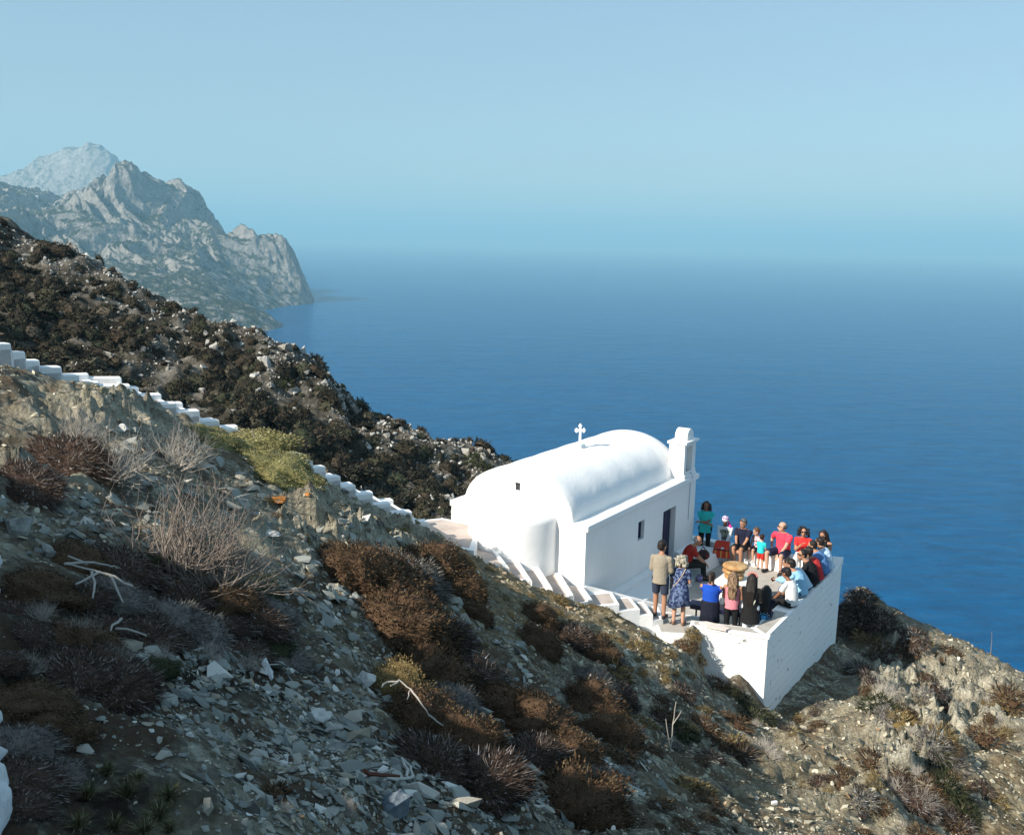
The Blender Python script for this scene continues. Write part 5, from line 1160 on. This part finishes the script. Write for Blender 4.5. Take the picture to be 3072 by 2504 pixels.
# ------------------------------------------------------------------ individual shrubs
RUST = leaf_mat('rust_brown_foliage', [(0., (.012, .008, .005)), (.3, (.042, .023, .012)), (.6, (.080, .047, .026)), (.85, (.145, .092, .050)), (1., (.13, .10, .05))])
GOLD = leaf_mat('golden_foliage', [(0., (.030, .022, .010)), (.35, (.10, .068, .026)), (.7, (.19, .135, .055)), (1., (.32, .25, .12))])
GREY = leaf_mat('grey_mauve_twigs', [(0., (.028, .024, .022)), (.4, (.085, .075, .066)), (.8, (.19, .175, .155)), (1., (.34, .32, .28))])
DGREEN = leaf_mat('dark_green_foliage', [(0., (.006, .010, .004)), (.4, (.020, .026, .010)), (.8, (.045, .050, .022)), (1., (.10, .09, .045))])
YGREEN = leaf_mat('yellow_green_leaves', [(0., (.04, .036, .012)), (.35, (.13, .115, .040)), (.7, (.26, .235, .095)), (1., (.42, .38, .20))])
OLIVE = leaf_mat('olive_grass_blades', [(0., (.025, .026, .012)), (.4, (.075, .072, .032)), (.8, (.17, .155, .08)), (1., (.34, .30, .19))])
DARKB = leaf_mat('dark_brown_thicket', [(0., (.010, .008, .007)), (.4, (.034, .021, .015)), (.72, (.080, .050, .034)), (.88, (.15, .12, .10)), (1., (.34, .31, .30))])
BARK = plain('dry_grey_bark', (.20, .17, .14), .9, .1)
BARKP = plain('bleached_wood', (.38, .35, .31), .8, .2)
protos = {}
def proto_mound(key, mat, seeds, n=8000, spike=.075, w=.016, hh=.72, extra=None):
    L = []
    for sd in seeds:
        V, F = joinv(core(sd, .86, hh, 28, 12), dome_tris(n, sd, spike, w, hh)); me_o = mesh_np(key, V, F, mat); me = me_o.data; bpy.data.objects.remove(me_o); L.append(me)
    protos[key] = L
proto_mound('rust', RUST, (1, 2, 3, 4)); proto_mound('gold', GOLD, (5, 6, 7)); proto_mound('grey', GREY, (8, 9), 5200, .16, .012); proto_mound('green', DGREEN, (10, 11, 12)); proto_mound('dark', DARKB, (13, 14, 15), 6500, .17, .013, .55)
proto_mound('ygreen', YGREEN, (16, 17), 15000, .045, .020, .6)

def branches(seed, n0=26, ln=1.0, r0=.016, spread=1.1, up=.5, lv=3, droop=.0):
    rs = random.Random(seed); V, F = [], []
    def seg(p, d, L, r, lvl):
        pts = [p]; rr = [r]; dd = d.copy(); k = 4
        for i in range(k):
            dd = (dd + Vector((rs.gauss(0, .22), rs.gauss(0, .22), rs.gauss(.08 - droop, .18)))).normalized(); pts.append(pts[-1] + dd * L / k); rr.append(r * (1 - .16 * (i + 1)))
        b0 = len(V)
        for q_, r2 in zip(pts, rr):
            x, y = frame_of(dd)
            for j in range(4): V.append(q_ + x * (r2 * math.cos(j * math.pi / 2)) + y * (r2 * math.sin(j * math.pi / 2)))
        for i in range(k):
            for j in range(4): a, b = b0 + i * 4 + j, b0 + i * 4 + (j + 1) % 4; F.append((a, b, b + 4)); F.append((a, b + 4, a + 4))
        if lvl > 0:
            for m_ in range(rs.choice((2, 2, 3))):
                i = rs.randint(2, k); nd = (dd + Vector((rs.gauss(0, .5), rs.gauss(0, .5), rs.gauss(.15, .3)))).normalized(); seg(pts[i], nd, L * rs.uniform(.5, .85), rr[i] * .75, lvl - 1)
    for i in range(n0):
        a = rs.uniform(0, 6.283); e = rs.uniform(0, spread); d = Vector((math.cos(a) * math.sin(e), math.sin(a) * math.sin(e), math.cos(e) * up + .1)).normalized(); seg(Vector((math.cos(a) * .06, math.sin(a) * .06, 0)), d, ln * rs.uniform(.35, .6), r0 * rs.uniform(.6, 1.2), lv - 1)
    return np.array([tuple(v_) for v_ in V]), np.array(F)
def blades(seed, n=130, w=.02):
    rs = np.random.default_rng(seed); a = rs.uniform(0, 6.28, n); e = rs.uniform(.1, 1.25, n); d = np.stack([np.cos(a) * np.sin(e), np.sin(a) * np.sin(e), np.cos(e)], -1); L = rs.uniform(.5, 1.1, n)[:, None]; b = rs.normal(0, .08, (n, 3)); b[:, 2] = 0
    s_ = np.cross(d, [0, 0, 1.]); s_ /= np.linalg.norm(s_, axis=1)[:, None] + 1e-6; m_ = b + d * L * .6; tip = b + d * L * np.array([1.1, 1.1, .8]); V = np.stack([b - s_ * w, b + s_ * w, m_ + s_ * w * .7, m_ - s_ * w * .7, tip], 1).reshape(-1, 3)
    i = np.arange(n)[:, None] * 5; return V, np.concatenate([i + [0, 1, 2], i + [0, 2, 3], i + [3, 2, 4]])
def to_mesh(name, VF, mat): o_ = mesh_np(name, VF[0], VF[1], mat); me = o_.data; bpy.data.objects.remove(o_); return me
for k_, m_, sd_ in (('rust', RUST, (21, 22, 23, 24)), ('gold', GOLD, (25, 26, 27)), ('grey', GREY, (28, 29)), ('green', DGREEN, (30, 31)), ('dark', DARKB, (32, 33))):
    L_s = []
    for sd in sd_:
        V, F = joinv(core(sd, .52, .6, 12, 5), dome_tris(420, sd, .34, .045, .62), dome_tris(160, sd + 60, .55, .03, .7)); me_o = mesh_np(k_, V, F, m_); L_s.append(me_o.data); bpy.data.objects.remove(me_o)
    protos[k_ + '_small'] = L_s
protos['dry'] = [to_mesh('dry_branches', branches(s_, 60, 1.9, .034, 1.35), plain('bare_grey_branch', (.24, .20, .17), .9, .1)) for s_ in (1, 2)]
protos['dryp'] = [to_mesh('pale_branches', branches(s_ + 10, 60, 1.6, .020), plain('pale_twig_bark', (.42, .38, .33), .9, .1)) for s_ in (1, 2)]
protos['tuft'] = [to_mesh('grass_blades', joinv(blades(s_), blades(s_ + 50, 60, .012)), OLIVE) for s_ in (1, 2, 3)]
protos['straw'] = [to_mesh('straw_blades', blades(s_ + 9, 110, .014), leaf_mat('straw', [(0., (.10, .07, .03)), (.5, (.26, .20, .10)), (1., (.45, .38, .24))])) for s_ in (1, 2)]

def plant(kind, px, py, w_ov, label, group=None, name='shrub', cat='shrub', hk=None, bvh=None, stem=True, sink=.04, at=None):
    loc, nrm = hit(px, py, bvh)
    if loc is None: return None
    dist = (loc - Vector((0, 0, CAMH))).length; wm = w_ov * ((1.42 if kind == 'rust' else 1.28) if kind in ('rust', 'dark', 'gold', 'grey') and w_ov > 60 else 1.1) * 1.4423 * dist / FOC / 2
    kk = kind + '_small' if (w_ov < 64 and kind + '_small' in protos) else kind
    me = random.choice(protos[kk]); root = bpy.data.objects.new(name, me) if not stem else empty(name)
    if not stem: COL.objects.link(root)
    hk = hk or (1.0 if w_ov > 55 else random.uniform(.55, .95)); s_ = wm; tilt = Vector((0, 0, 1)).slerp(nrm if nrm.z > 0 else -nrm, .55); q_ = Vector((0, 0, 1)).rotation_difference(tilt); root.rotation_mode = 'QUATERNION'
    from mathutils import Quaternion
    root.rotation_quaternion = q_ @ Quaternion((0, 0, 1), random.uniform(0, 6.28)); root.location = loc - tilt * s_ * sink; root.scale = (s_ * random.uniform(.9, 1.1), s_ * random.uniform(.9, 1.1), s_ * hk)
    tag(root, label, cat, group)
    if stem:
        f_ = bpy.data.objects.new('foliage', me); COL.objects.link(f_); f_.parent = root
        st = bpy.data.objects.new('stem', STEM); COL.objects.link(st); st.parent = root
    return root
STEM = to_mesh('stem', branches(77, 9, 1.0, .03, 1.0, .5, 2), BARK)
OV = lambda x, y: (x * 1.4423, y * 1.4423)
def many(kind, L, label, group, **kw):
    for (x, y, w_) in L: plant(kind, *OV(x, y), w_, label, group, **kw)
# large mounds, each written out (overview coordinates)
plant('rust', *OV(735, 1195), 130, 'rust brown cushion shrub at the upper end of the long shrub bank')
plant('rust', *OV(800, 1235), 170, 'big russet cushion shrub second down the long bank below the lichen rock')
plant('grey', *OV(850, 1215), 130, 'grey twiggy shrub on the crest of the long shrub bank')
plant('rust', *OV(830, 1310), 170, 'broad russet shrub in the middle of the long bank')
plant('dark', *OV(900, 1330), 150, 'very dark shrub on the lower side of the long bank')
plant('dark', *OV(985, 1420), 130, 'dark shrub at the lower tip of the long bank')
plant('rust', *OV(890, 1400), 120, 'reddish shrub above the loose grey scree stripe')
plant('rust', *OV(900, 1185), 110, 'rust brown shrub directly below the chapel stairs landing')
plant('rust', *OV(945, 1225), 100, 'brown shrub second in the strip below the stairs landing')
plant('rust', *OV(980, 1280), 70, 'narrow brown shrub ending the strip below the landing')
plant('gold', *OV(830, 1440), 120, 'golden olive shrub beside the pale square boulder')
plant('rust', *OV(880, 1500), 130, 'orange brown shrub below the golden olive one')
plant('grey', *OV(945, 1470), 90, 'greyish shrub on the right shoulder of the golden bank')
plant('rust', *OV(965, 1560), 140, 'russet shrub halfway down the golden bank')
plant('dark', *OV(900, 1600), 170, 'dark thicket below the golden shrub')
plant('dark', *OV(1000, 1640), 150, 'dark brown shrub at the foot of the golden bank')
plant('rust', *OV(1060, 1480), 110, 'brown shrub left of the small white standing stone')
plant('rust', *OV(1120, 1520), 130, 'brown shrub below the small white standing stone')
plant('rust', *OV(1180, 1590), 130, 'russet shrub in the right hand bank with a pale stone on it')
plant('dark', *OV(1110, 1580), 110, 'dark shrub in the hollow of the right hand bank')
plant('rust', *OV(1200, 1690), 180, 'wide russet shrub at the bottom edge of the slope')
plant('grey', *OV(1240, 1640), 90, 'grey dry shrub beside the wide russet shrub')
plant('rust', *OV(1235, 1480), 110, 'brown shrub under the bunch of dry stalks')
plant('rust', *OV(1265, 1540), 110, 'brown shrub right of the white pebble')
plant('rust', *OV(1120, 1290), 70, 'small brown shrub at the edge of the dry grass')
plant('rust', *OV(1120, 1345), 80, 'brown shrub above the pale earth hollow')
plant('dark', *OV(1190, 1330), 90, 'dark shrub between two brown ones in mid slope')
plant('rust', *OV(1235, 1360), 80, 'brown shrub uphill of the white and orange stones')
plant('grey', *OV(1235, 1430), 80, 'mauve grey shrub below the white and orange stones')
plant('dark', *OV(1280, 1450), 90, 'dark shrub in the shaded gully left of the wall base')
plant('ygreen', *OV(510, 935), 190, 'large yellow green leafy bush hiding part of the stairway', name='bush', cat='bush', hk=.6)
plant('ygreen', *OV(575, 975), 160, 'lower half of the yellow green bush beside the stairs', name='bush', cat='bush', hk=.55)
plant('ygreen', *OV(445, 912), 110, 'small yellow green bush touching the last white block', name='bush', cat='bush', hk=.55)
plant('dry', *OV(370, 1200), 215, 'huge leafless bush of bent grey branches in the left foreground', name='dry_bush', cat='bush', stem=False)
plant('dry', *OV(450, 1235), 190, 'right hand side of bent bare branches spreading low', name='dry_bush', cat='bush', stem=False)
plant('dryp', *OV(250, 1000), 150, 'pale leafless bush with upright twigs behind the huge one', name='dry_bush', cat='bush', stem=False)
plant('dryp', *OV(370, 975), 120, 'fine grey twiggy bush left of the yellow green bush', name='dry_bush', cat='bush', stem=False)
plant('dryp', *OV(165, 925), 100, 'small bare bush at the foot of the shaded bank', name='dry_bush', cat='bush', stem=False)
THL = [(300, 1180), (380, 1245), (450, 1250), (520, 1300), (250, 1250), (160, 1250), (60, 1330), (170, 1340), (290, 1330), (400, 1320), (490, 1360), (560, 1340), (60, 1450), (150, 1420), (20, 1560), (90, 1560), (40, 1690), (150, 1160), (240, 1180), (600, 1380), (130, 970), (60, 1010), (330, 1400), (220, 1300), (350, 1300), (450, 1310), (110, 1380), (100, 1500), (40, 1620), (120, 1630), (210, 1390), (30, 1270), (100, 1240), (530, 1230), (560, 1270), (250, 1440), (20, 1390)]
for i_, (x, y) in enumerate(THL):
    plant(['dark', 'dark', 'rust', 'dark', 'grey'][i_ % 5] if i_ % 11 else 'green', *OV(x + random.uniform(-12, 12), y + random.uniform(-10, 10)), random.uniform(70, 135), 'low brown twiggy shrub of the thicket in the shaded left foreground', 'thicket shrubs in the shade', hk=random.uniform(.5, .8))
many('dryp', [(90, 1290, 60), (170, 1330, 70), (250, 1390, 60), (60, 1400, 60), (330, 1380, 60), (130, 1480, 60), (430, 1370, 60), (520, 1390, 55), (60, 1570, 50)], 'wiry pale dry twigs growing through the dark thicket', 'wiry twigs in the thicket', name='dry_plant', cat='dry plant', stem=False)
many('tuft', [(265, 1655, 81), (330, 1700, 81), (235, 1725, 70), (300, 1730, 70), (180, 1660, 70), (130, 1620, 70), (220, 1610, 70), (350, 1660, 70), (100, 1660, 58), (160, 1720, 70), (285, 1620, 52), (350, 1730, 58)], 'olive green spiky grass tuft at the lower left corner', 'spiky grass tufts lower left', name='grass_tuft', cat='grass tuft', stem=False, sink=.0)
plant('straw', *OV(445, 1525), 60, 'straw coloured grass tuft alone on the grey scree', name='grass_tuft', cat='grass tuft', stem=False)
plant('rust', *OV(575, 1650), 55, 'small orange brown shrub alone on the scree')
plant('straw', *OV(330, 945), 40, 'yellow dry tuft between the bare bushes', name='grass_tuft', cat='grass tuft', stem=False)
# dark green shrubs on the right
plant('green', *OV(1825, 1475), 60, 'dark green shrub nearest the terrace wall on the right slope')
plant('green', *OV(1945, 1570), 55, 'round dark green shrub at mid height of the right slope')
plant('green', *OV(1975, 1640), 58, 'low spreading dark green shrub below the round one')
plant('green', *OV(2005, 1690), 55, 'lowest dark green shrub near the right corner')
plant('green', *OV(1575, 1495), 60, 'green brown shrub at the foot of the white wall corner')
plant('green', *OV(1420, 1530), 60, 'dark green patchy shrub under the terrace in the shade')
plant('rust', *OV(1870, 1610), 40, 'tiny russet shrub left of the low dark green one')
plant('gold', *OV(1442, 1322), 34, 'yellow brown tuft on the rock at the left end of the front wall')
plant('rust', *OV(1425, 1345), 44, 'brown shrub against the foot of the rock beside the front wall')
plant('green', *OV(1545, 1462), 44, 'olive shrub growing against the lower front wall')
plant('gold', *OV(1522, 1440), 36, 'golden tuft beside the olive shrub at the front wall')
plant('rust', *OV(1490, 1425), 50, 'brown shrub in the wall shadow under the front wall')
# skyline bushes across the gully
for (x, y, w_, lb) in [(905, 905, 16, 'tiny dark green bush on the skyline above the far slope'), (985, 952, 44, 'dark green bush on the skyline just left of the chapel'), (1012, 975, 50, 'rounded dark bush touching the chapel roof line'), (720, 800, 50, 'long dark bush on the far ridge edge'), (590, 790, 40, 'bright green bush among pale rocks across the gully'), (345, 635, 24, 'small dark bush high on the left ridge'), (150, 1060, 10, '')]:
    if lb: plant('green', *OV(x, y + 6), w_, lb, None, bvh=MBVH, stem=False, name='bush', cat='bush')
# many small shrubs
def in_field(n, fn, xs, ys):
    out = []
    k = 0
    while len(out) < n and k < n * 60:
        k += 1; x, y = random.uniform(*xs), random.uniform(*ys)
        if fn(x, y) and all((x - a) ** 2 + (y - b) ** 2 > 26 ** 2 * .5 for a, b in out): out.append((x, y))
    return out
def crest(x): return np.interp(x, [1000, 1080, 1130, 1230, 1330, 1440, 1500, 1590, 1660, 1750, 1850, 1930, 2020, 2130], [1140, 1180, 1210, 1250, 1280, 1330, 1400, 1480, 1440, 1240, 1270, 1320, 1370, 1420])
for (x, y) in in_field(44, lambda x, y: y > crest(x) + 8 and y < crest(x) + 120, (960, 1470), (1150, 1420)):
    plant('gold', *OV(x, y), random.uniform(14, 30), 'small golden dry shrub in the grassy strip below the steps', 'golden shrubs below the steps')
for (x, y) in in_field(34, lambda x, y: y > crest(x) + 40, (1280, 1560), (1330, 1730)):
    plant(random.choice(['rust', 'rust', 'gold', 'grey', 'dark']), *OV(x, y), random.uniform(25, 60), 'small brown shrub on the slope in front of the terrace wall', 'brown shrubs in front of the terrace')
cl = in_field(34, lambda x, y: y > crest(x) + 20 and not (1740 < x < 1800 and y < 1340), (1610, 2120), (1240, 1720)); n_ = 0
for (cx0, cy0) in cl:
    for k in range(random.randint(3, 7)):
        x, y = cx0 + random.gauss(0, 20), cy0 + random.gauss(0, 16) + .5 * random.gauss(0, 14)
        if y < crest(x) + 12 or (x < 1760 and y < 1400): continue
        plant(random.choice(['rust', 'rust', 'gold', 'grey', 'dark', 'straw', 'dryp']), *OV(x, y), random.choice([16, 20, 26, 32, 40, 54]), 'small dry shrub on the sunlit rocky slope right of the terrace', 'dry shrubs on the right slope', hk=random.uniform(.45, .9), stem=False)
for (x, y) in [(1755, 1235), (1775, 1262), (1800, 1275), (1830, 1290), (1860, 1300), (1770, 1300), (1745, 1270), (1900, 1325), (1790, 1240)]:
    plant('dark', *OV(x, y + 8), random.uniform(34, 60), 'dark scrub bush in the shadow just right of the wall', 'dark bushes behind the wall')
for (x, y) in in_field(26, lambda x, y: True, (560, 1000), (1000, 1230)):
    plant(random.choice(['rust', 'gold', 'straw', 'grey']), *OV(x, y), random.uniform(14, 34), 'small tuft growing between rocks below the stairway', 'tufts between the rocks', name='shrub', stem=False)
for (x, y) in in_field(24, lambda x, y: True, (560, 1300), (1480, 1730)):
    plant(random.choice(['straw', 'dryp', 'dryp']), *OV(x, y), random.uniform(18, 36), 'wispy pale dry plant between the shrubs of the lower slope', 'wispy dry plants', name='dry_plant', cat='dry plant', stem=False)

# ------------------------------------------------------------------ single rocks and litter
def rock(px, py, w_ov, dims, label, seed, mat=None, rz=0, lift=.25, n=16, tilt=(0, 0), bvh=None, cat='rock'):
    loc, nrm = hit(px * 1.4423, py * 1.4423, bvh)
    if loc is None: return
    rs = np.random.default_rng(seed); bm = bmesh.new(); d_ = (loc - Vector((0, 0, CAMH))).length; wm = w_ov * 1.4423 * d_ / FOC
    for i in range(n): p_ = rs.normal(size=3); p_ /= np.linalg.norm(p_); p_ = np.sign(p_) * np.abs(p_) ** .55 * rs.uniform(.8, 1.0); bm.verts.new(p_ * np.array(dims) * wm / 2)
    r_ = bmesh.ops.convex_hull(bm, input=bm.verts); dl = [g_ for g_ in r_['geom_interior'] if isinstance(g_, bmesh.types.BMVert)]
    if dl: bmesh.ops.delete(bm, geom=dl, context='VERTS')
    bmesh.ops.subdivide_edges(bm, edges=bm.edges, cuts=2, use_grid_fill=True)
    for v_ in bm.verts: v_.co += Vector(rs.normal(0, .022 * wm, 3)) * .6
    o_ = obj('rock', bm, mat or ROCKM); o_.rotation_euler = (rad(tilt[0]), rad(tilt[1]), rad(rz)); o_.location = loc + Vector((0, 0, dims[2] * wm * lift)); bevelled(o_, .01 * max(wm, .3), 1)
    tag(o_, label, cat); return o_
def rockmat(name, a, b, c_):
    t = NT(name, .9, .2); v = t.coord(); t.col(t.ramp(t.noise(6, 7, .7, v, .3), [(.35, a), (.5, b), (.68, c_)])); t.bump(t.noise(14, 8, .75, v), .8, .02); return t.m
ROCKM = rockmat('grey_rock', (.12, .12, .11), (.26, .26, .24), (.40, .40, .36)); PALE = rockmat('pale_rock', (.40, .40, .38), (.58, .57, .54), (.72, .71, .68)); BLUEG = rockmat('blue_grey_rock', (.06, .08, .10), (.14, .17, .20), (.24, .27, .29)); LICH = rockmat('orange_lichen_rock', (.20, .15, .09), (.50, .17, .025), (.38, .33, .25)); PLIME = rockmat('painted_rock', (.5, .5, .5), (.66, .66, .66), (.8, .8, .8))
rock(820, 1690, 78, (1, .7, .75), 'blue grey boulder at the bottom edge', 1, BLUEG, 20)
rock(652, 1488, 80, (1, .5, .18), 'flat pale slab of rock lying across the slope', 2, PALE, -20, tilt=(12, 8))
rock(760, 1425, 55, (1, .8, .7), 'pale squarish boulder left of the golden olive shrub', 3, PALE, 10)
rock(560, 1400, 62, (1, .26, .10), 'long white painted slab tilted on the dark thicket', 4, PLIME, -48, 1.2, tilt=(20, 28), cat='slab')
rock(580, 1043, 44, (1, .7, .35), 'rock covered in bright orange lichen', 5, LICH, -20)
rock(640, 1030, 14, (1, .8, .6), 'small stone with orange lichen', 6, LICH, 0)
rock(45, 1110, 60, (1, .8, .8), 'grey angular boulder at the left edge', 7, ROCKM, 30)
rock(100, 1150, 60, (1, .4, .3), 'slanting grey rock slab below the angular boulder', 8, ROCKM, -50, tilt=(10, 25))
rock(1270, 1392, 24, (1, .9, .9), 'white block of stone in mid slope', 9, PALE, 0)
rock(1255, 1400, 18, (1, .8, .7), 'orange stained stone beside the white block', 10, LICH, 0)
rock(1100, 1470, 34, (.8, .5, .7), 'small white standing stone with a pointed top', 11, PALE, -30, tilt=(0, 20))
rock(695, 1206, 20, (1, .5, .35), 'cut rectangular white stone above the russet bank', 12, PALE, 0)
rock(1150, 1600, 10, (1, .8, .6), 'round white pebble on the russet shrub', 13, PLIME, 0, 1.5)
rock(1610, 1672, 16, (1, .6, .6), 'bright white stone chip low on the slope', 14, PLIME, 20)
rock(680, 1490, 26, (1, .8, .5), 'pale stone right of the flat slab', 15, PALE, 20)
rock(530, 1075, 70, (1, .45, .22), 'splintered grey outcrop under the lichen rock', 16, ROCKM, -25)
rock(560, 1110, 60, (1, .4, .25), 'pale splintered rock edge above the steep bank', 17, PALE, -25)
rock(255, 895, 26, (1, .8, .8), 'rounded pale boulder left of the bare bushes', 18, PALE)
rock(280, 900, 22, (1, .8, .8), 'second rounded boulder beside the pale one', 19, ROCKM)
rock(700, 1560, 60, (1, .6, .3), 'flat grey green stone on the scree by the thicket', 20, ROCKM)
rock(775, 1595, 50, (1, .6, .3), 'tilted grey stone at the edge of the scree', 21, ROCKM, 40)
rock(420, 1450, 40, (1, .6, .3), 'grey flat stone in the upper scree', 22, ROCKM, 15)
rock(590, 1590, 20, (1, .8, .6), 'white quartz stone in the middle of the scree', 23, PALE)
rock(395, 1530, 18, (1, .8, .6), 'white stone left of the straw tuft', 24, PALE)
rock(735, 1000, 40, (1, .8, .8), 'pale grey crag beyond the stairway', 25, ROCKM, 0, .5)
for (x, y, w_, s_, lb) in [(968, 945, 22, 31, 'white boulder on the skyline right of the small bush'), (140, 720, 16, 32, 'pale boulder on the upper left ridge'), (225, 745, 24, 33, 'whitish outcrop on the left ridge'), (940, 965, 16, 34, 'pale outcrop under the skyline'), (1000, 1010, 30, 35, 'light rocky outcrop left of the chapel roof'), (420, 815, 14, 36, 'isolated pale rock in the dark scrub'), (880, 830, 20, 37, 'pale ledge on the far ridge'), (900, 890, 26, 38, 'bluish rock outcrop in the far slope')]:
    rock(x, y, w_, (1, .8, .8), lb, s_, BOULD, 0, .3, bvh=MBVH)
# dead branches, rope, rusty rod
def litter(px, py, L, label, name, mat, r_, cat, base=.05):
    loc, _ = hit(px * 1.4423, py * 1.4423)
    while loc is None: py += 5; loc, _ = hit(px * 1.4423, py * 1.4423)
    root = empty(name, loc); tag(root, label, cat); d_ = (loc - Vector((0, 0, CAMH))).length; k = 1.4423 * d_ / FOC
    Rt, Up = _R, Vector((0, 0, 1)); fw = Vector((_f.x, _f.y, 0))
    for i, pl in enumerate(L):
        bm = bmesh.new(); pts_ = []
        for (a, b, c_) in pl:
            pp = loc + Rt * (a * k) ; pp = pp - fw * (b * k * 1.2); zz = float(near_z(np.array([pp.x]), np.array([pp.y]))[0]); pts_.append(Vector((pp.x, pp.y, zz + base + c_ * k)) - loc)
        sp = []
        for j in range(len(pts_) - 1):
            for t_ in (0, .33, .66): sp.append(pts_[j].lerp(pts_[j + 1], t_) + Vector((random.gauss(0, .004), random.gauss(0, .004), random.gauss(0, .004))))
        sp.append(pts_[-1]); n = len(sp); tube(bm, sp, [r_ * (1 - .55 * j / n) if name != 'rope' else r_ for j in range(n)], 6); obj('branch' if name == 'dead_branch' else name + '_strand', bm, mat, root)
litter(200, 1240, [[(70, 0, 6), (20, 0, 8), (-10, 6, 10), (-50, 10, 5)], [(-5, 4, 8), (20, 40, 4), (25, 60, 0)], [(-50, 10, 5), (-30, -30, 20), (-10, -70, 30), (0, -90, 34)], [(-30, -30, 16), (-60, -20, 10)], [(10, 0, 8), (-10, 50, 2)], [(30, 0, 8), (70, 40, 2)]], 'bleached forked dead branch lying on the dark thicket', 'dead_branch', BARKP, .011, 'branch', .16)
litter(835, 1490, [[(-35, 20, 6), (-30, -5, 16), (-5, -12, 22), (18, 0, 16), (14, 25, 4)], [(18, 0, 16), (40, 30, 8), (60, 60, 4)], [(-5, -12, 22), (-20, 10, 10)], [(60, 60, 4), (90, 90, 3)]], 'tangled white twigs over the dark thicket', 'dead_branch', BARKP, .009, 'branch', .22)
litter(255, 1335, [[(0, 0, 20), (-4, 30, 8), (6, 60, 2)], [(0, 20, 8), (60, 30, 6)]], 'thin grey dead stick pointing down the slope', 'dead_branch', BARKP, .010, 'branch', .10)
litter(1395, 1560, [[(0, 0, 0), (4, -10, 60), (8, -12, 110)], [(0, 0, 0), (-14, 5, 55)], [(4, -10, 60), (18, -8, 95)]], 'thin leafless stalk standing on the lower slope', 'dry_stalk', BARKP, .009, 'stalk', .0)
litter(2060, 1360, [[(0, 0, 0), (2, -3, 22), (0, -4, 40)]], 'thin dry stalk standing against the sea on the right ridge', 'dry_stalk', BARK, .01, 'stalk', .0)
litter(835, 1625, [[(-30, 40, 2), (0, 20, 4), (20, -20, 8), (10, -60, 10), (-8, -62, 10), (5, -40, 10), (14, 0, 6), (-6, 25, 3), (-50, 60, 2)]], 'pale rope loop lying near the rusty rod', 'rope', plain('pale_rope', (.45, .44, .40), .9), .010, 'rope', .04)
litter(795, 1640, [[(-30, 25, 2), (0, 0, 12), (30, -25, 22)]], 'short rusty iron rod propped on stones', 'rusty_rod', plain('rust_iron', (.10, .03, .015), .8), .016, 'rod', .05)
litter(1240, 1455, [[(0, 0, 0), (20, -6, 26)], [(-12, 0, 0), (2, -6, 30)], [(12, 2, 0), (38, -2, 20)], [(24, 2, 0), (52, 0, 16)], [(-20, 2, 0), (-12, -4, 24)]], 'bunch of broken dry reed stalks above a brown shrub', 'dry_stalk', plain('pale_twig', (.34, .31, .27), .9, .1), .018, 'stalks', .12)
# whitewashed masonry just inside the left border
bm = bmesh.new()
for (px, py, y_, w_, k_) in [(-62, 1700, 5.2, .12, 1), (-62, 1790, 5.1, .11, 2), (-85, 2170, 3.9, .13, 3), (-78, 2260, 3.75, .14, 4), (-72, 2350, 3.6, .13, 5), (-66, 2440, 3.5, .14, 6), (-60, 2530, 3.4, .15, 7)]:
    c = Vector(P(px, py, y_)); rs = np.random.default_rng(k_); b2 = bmesh.new()
    for i in range(18): p_ = rs.normal(size=3); p_ /= np.linalg.norm(p_); p_ = np.sign(p_) * np.abs(p_) ** .5 * rs.uniform(.85, 1.0); b2.verts.new(c + Vector(p_ * np.array([.9, 1.0, .62]) * w_))
    bmesh.ops.convex_hull(b2, input=b2.verts); m_ = bpy.data.meshes.new('t'); b2.to_mesh(m_); bm.from_mesh(m_); b2.free()
o = remeshed('painted_rock_wall', bm, PLIME, None, .02, 1); tag(o, 'white painted stones at the very left edge of the picture', 'wall')
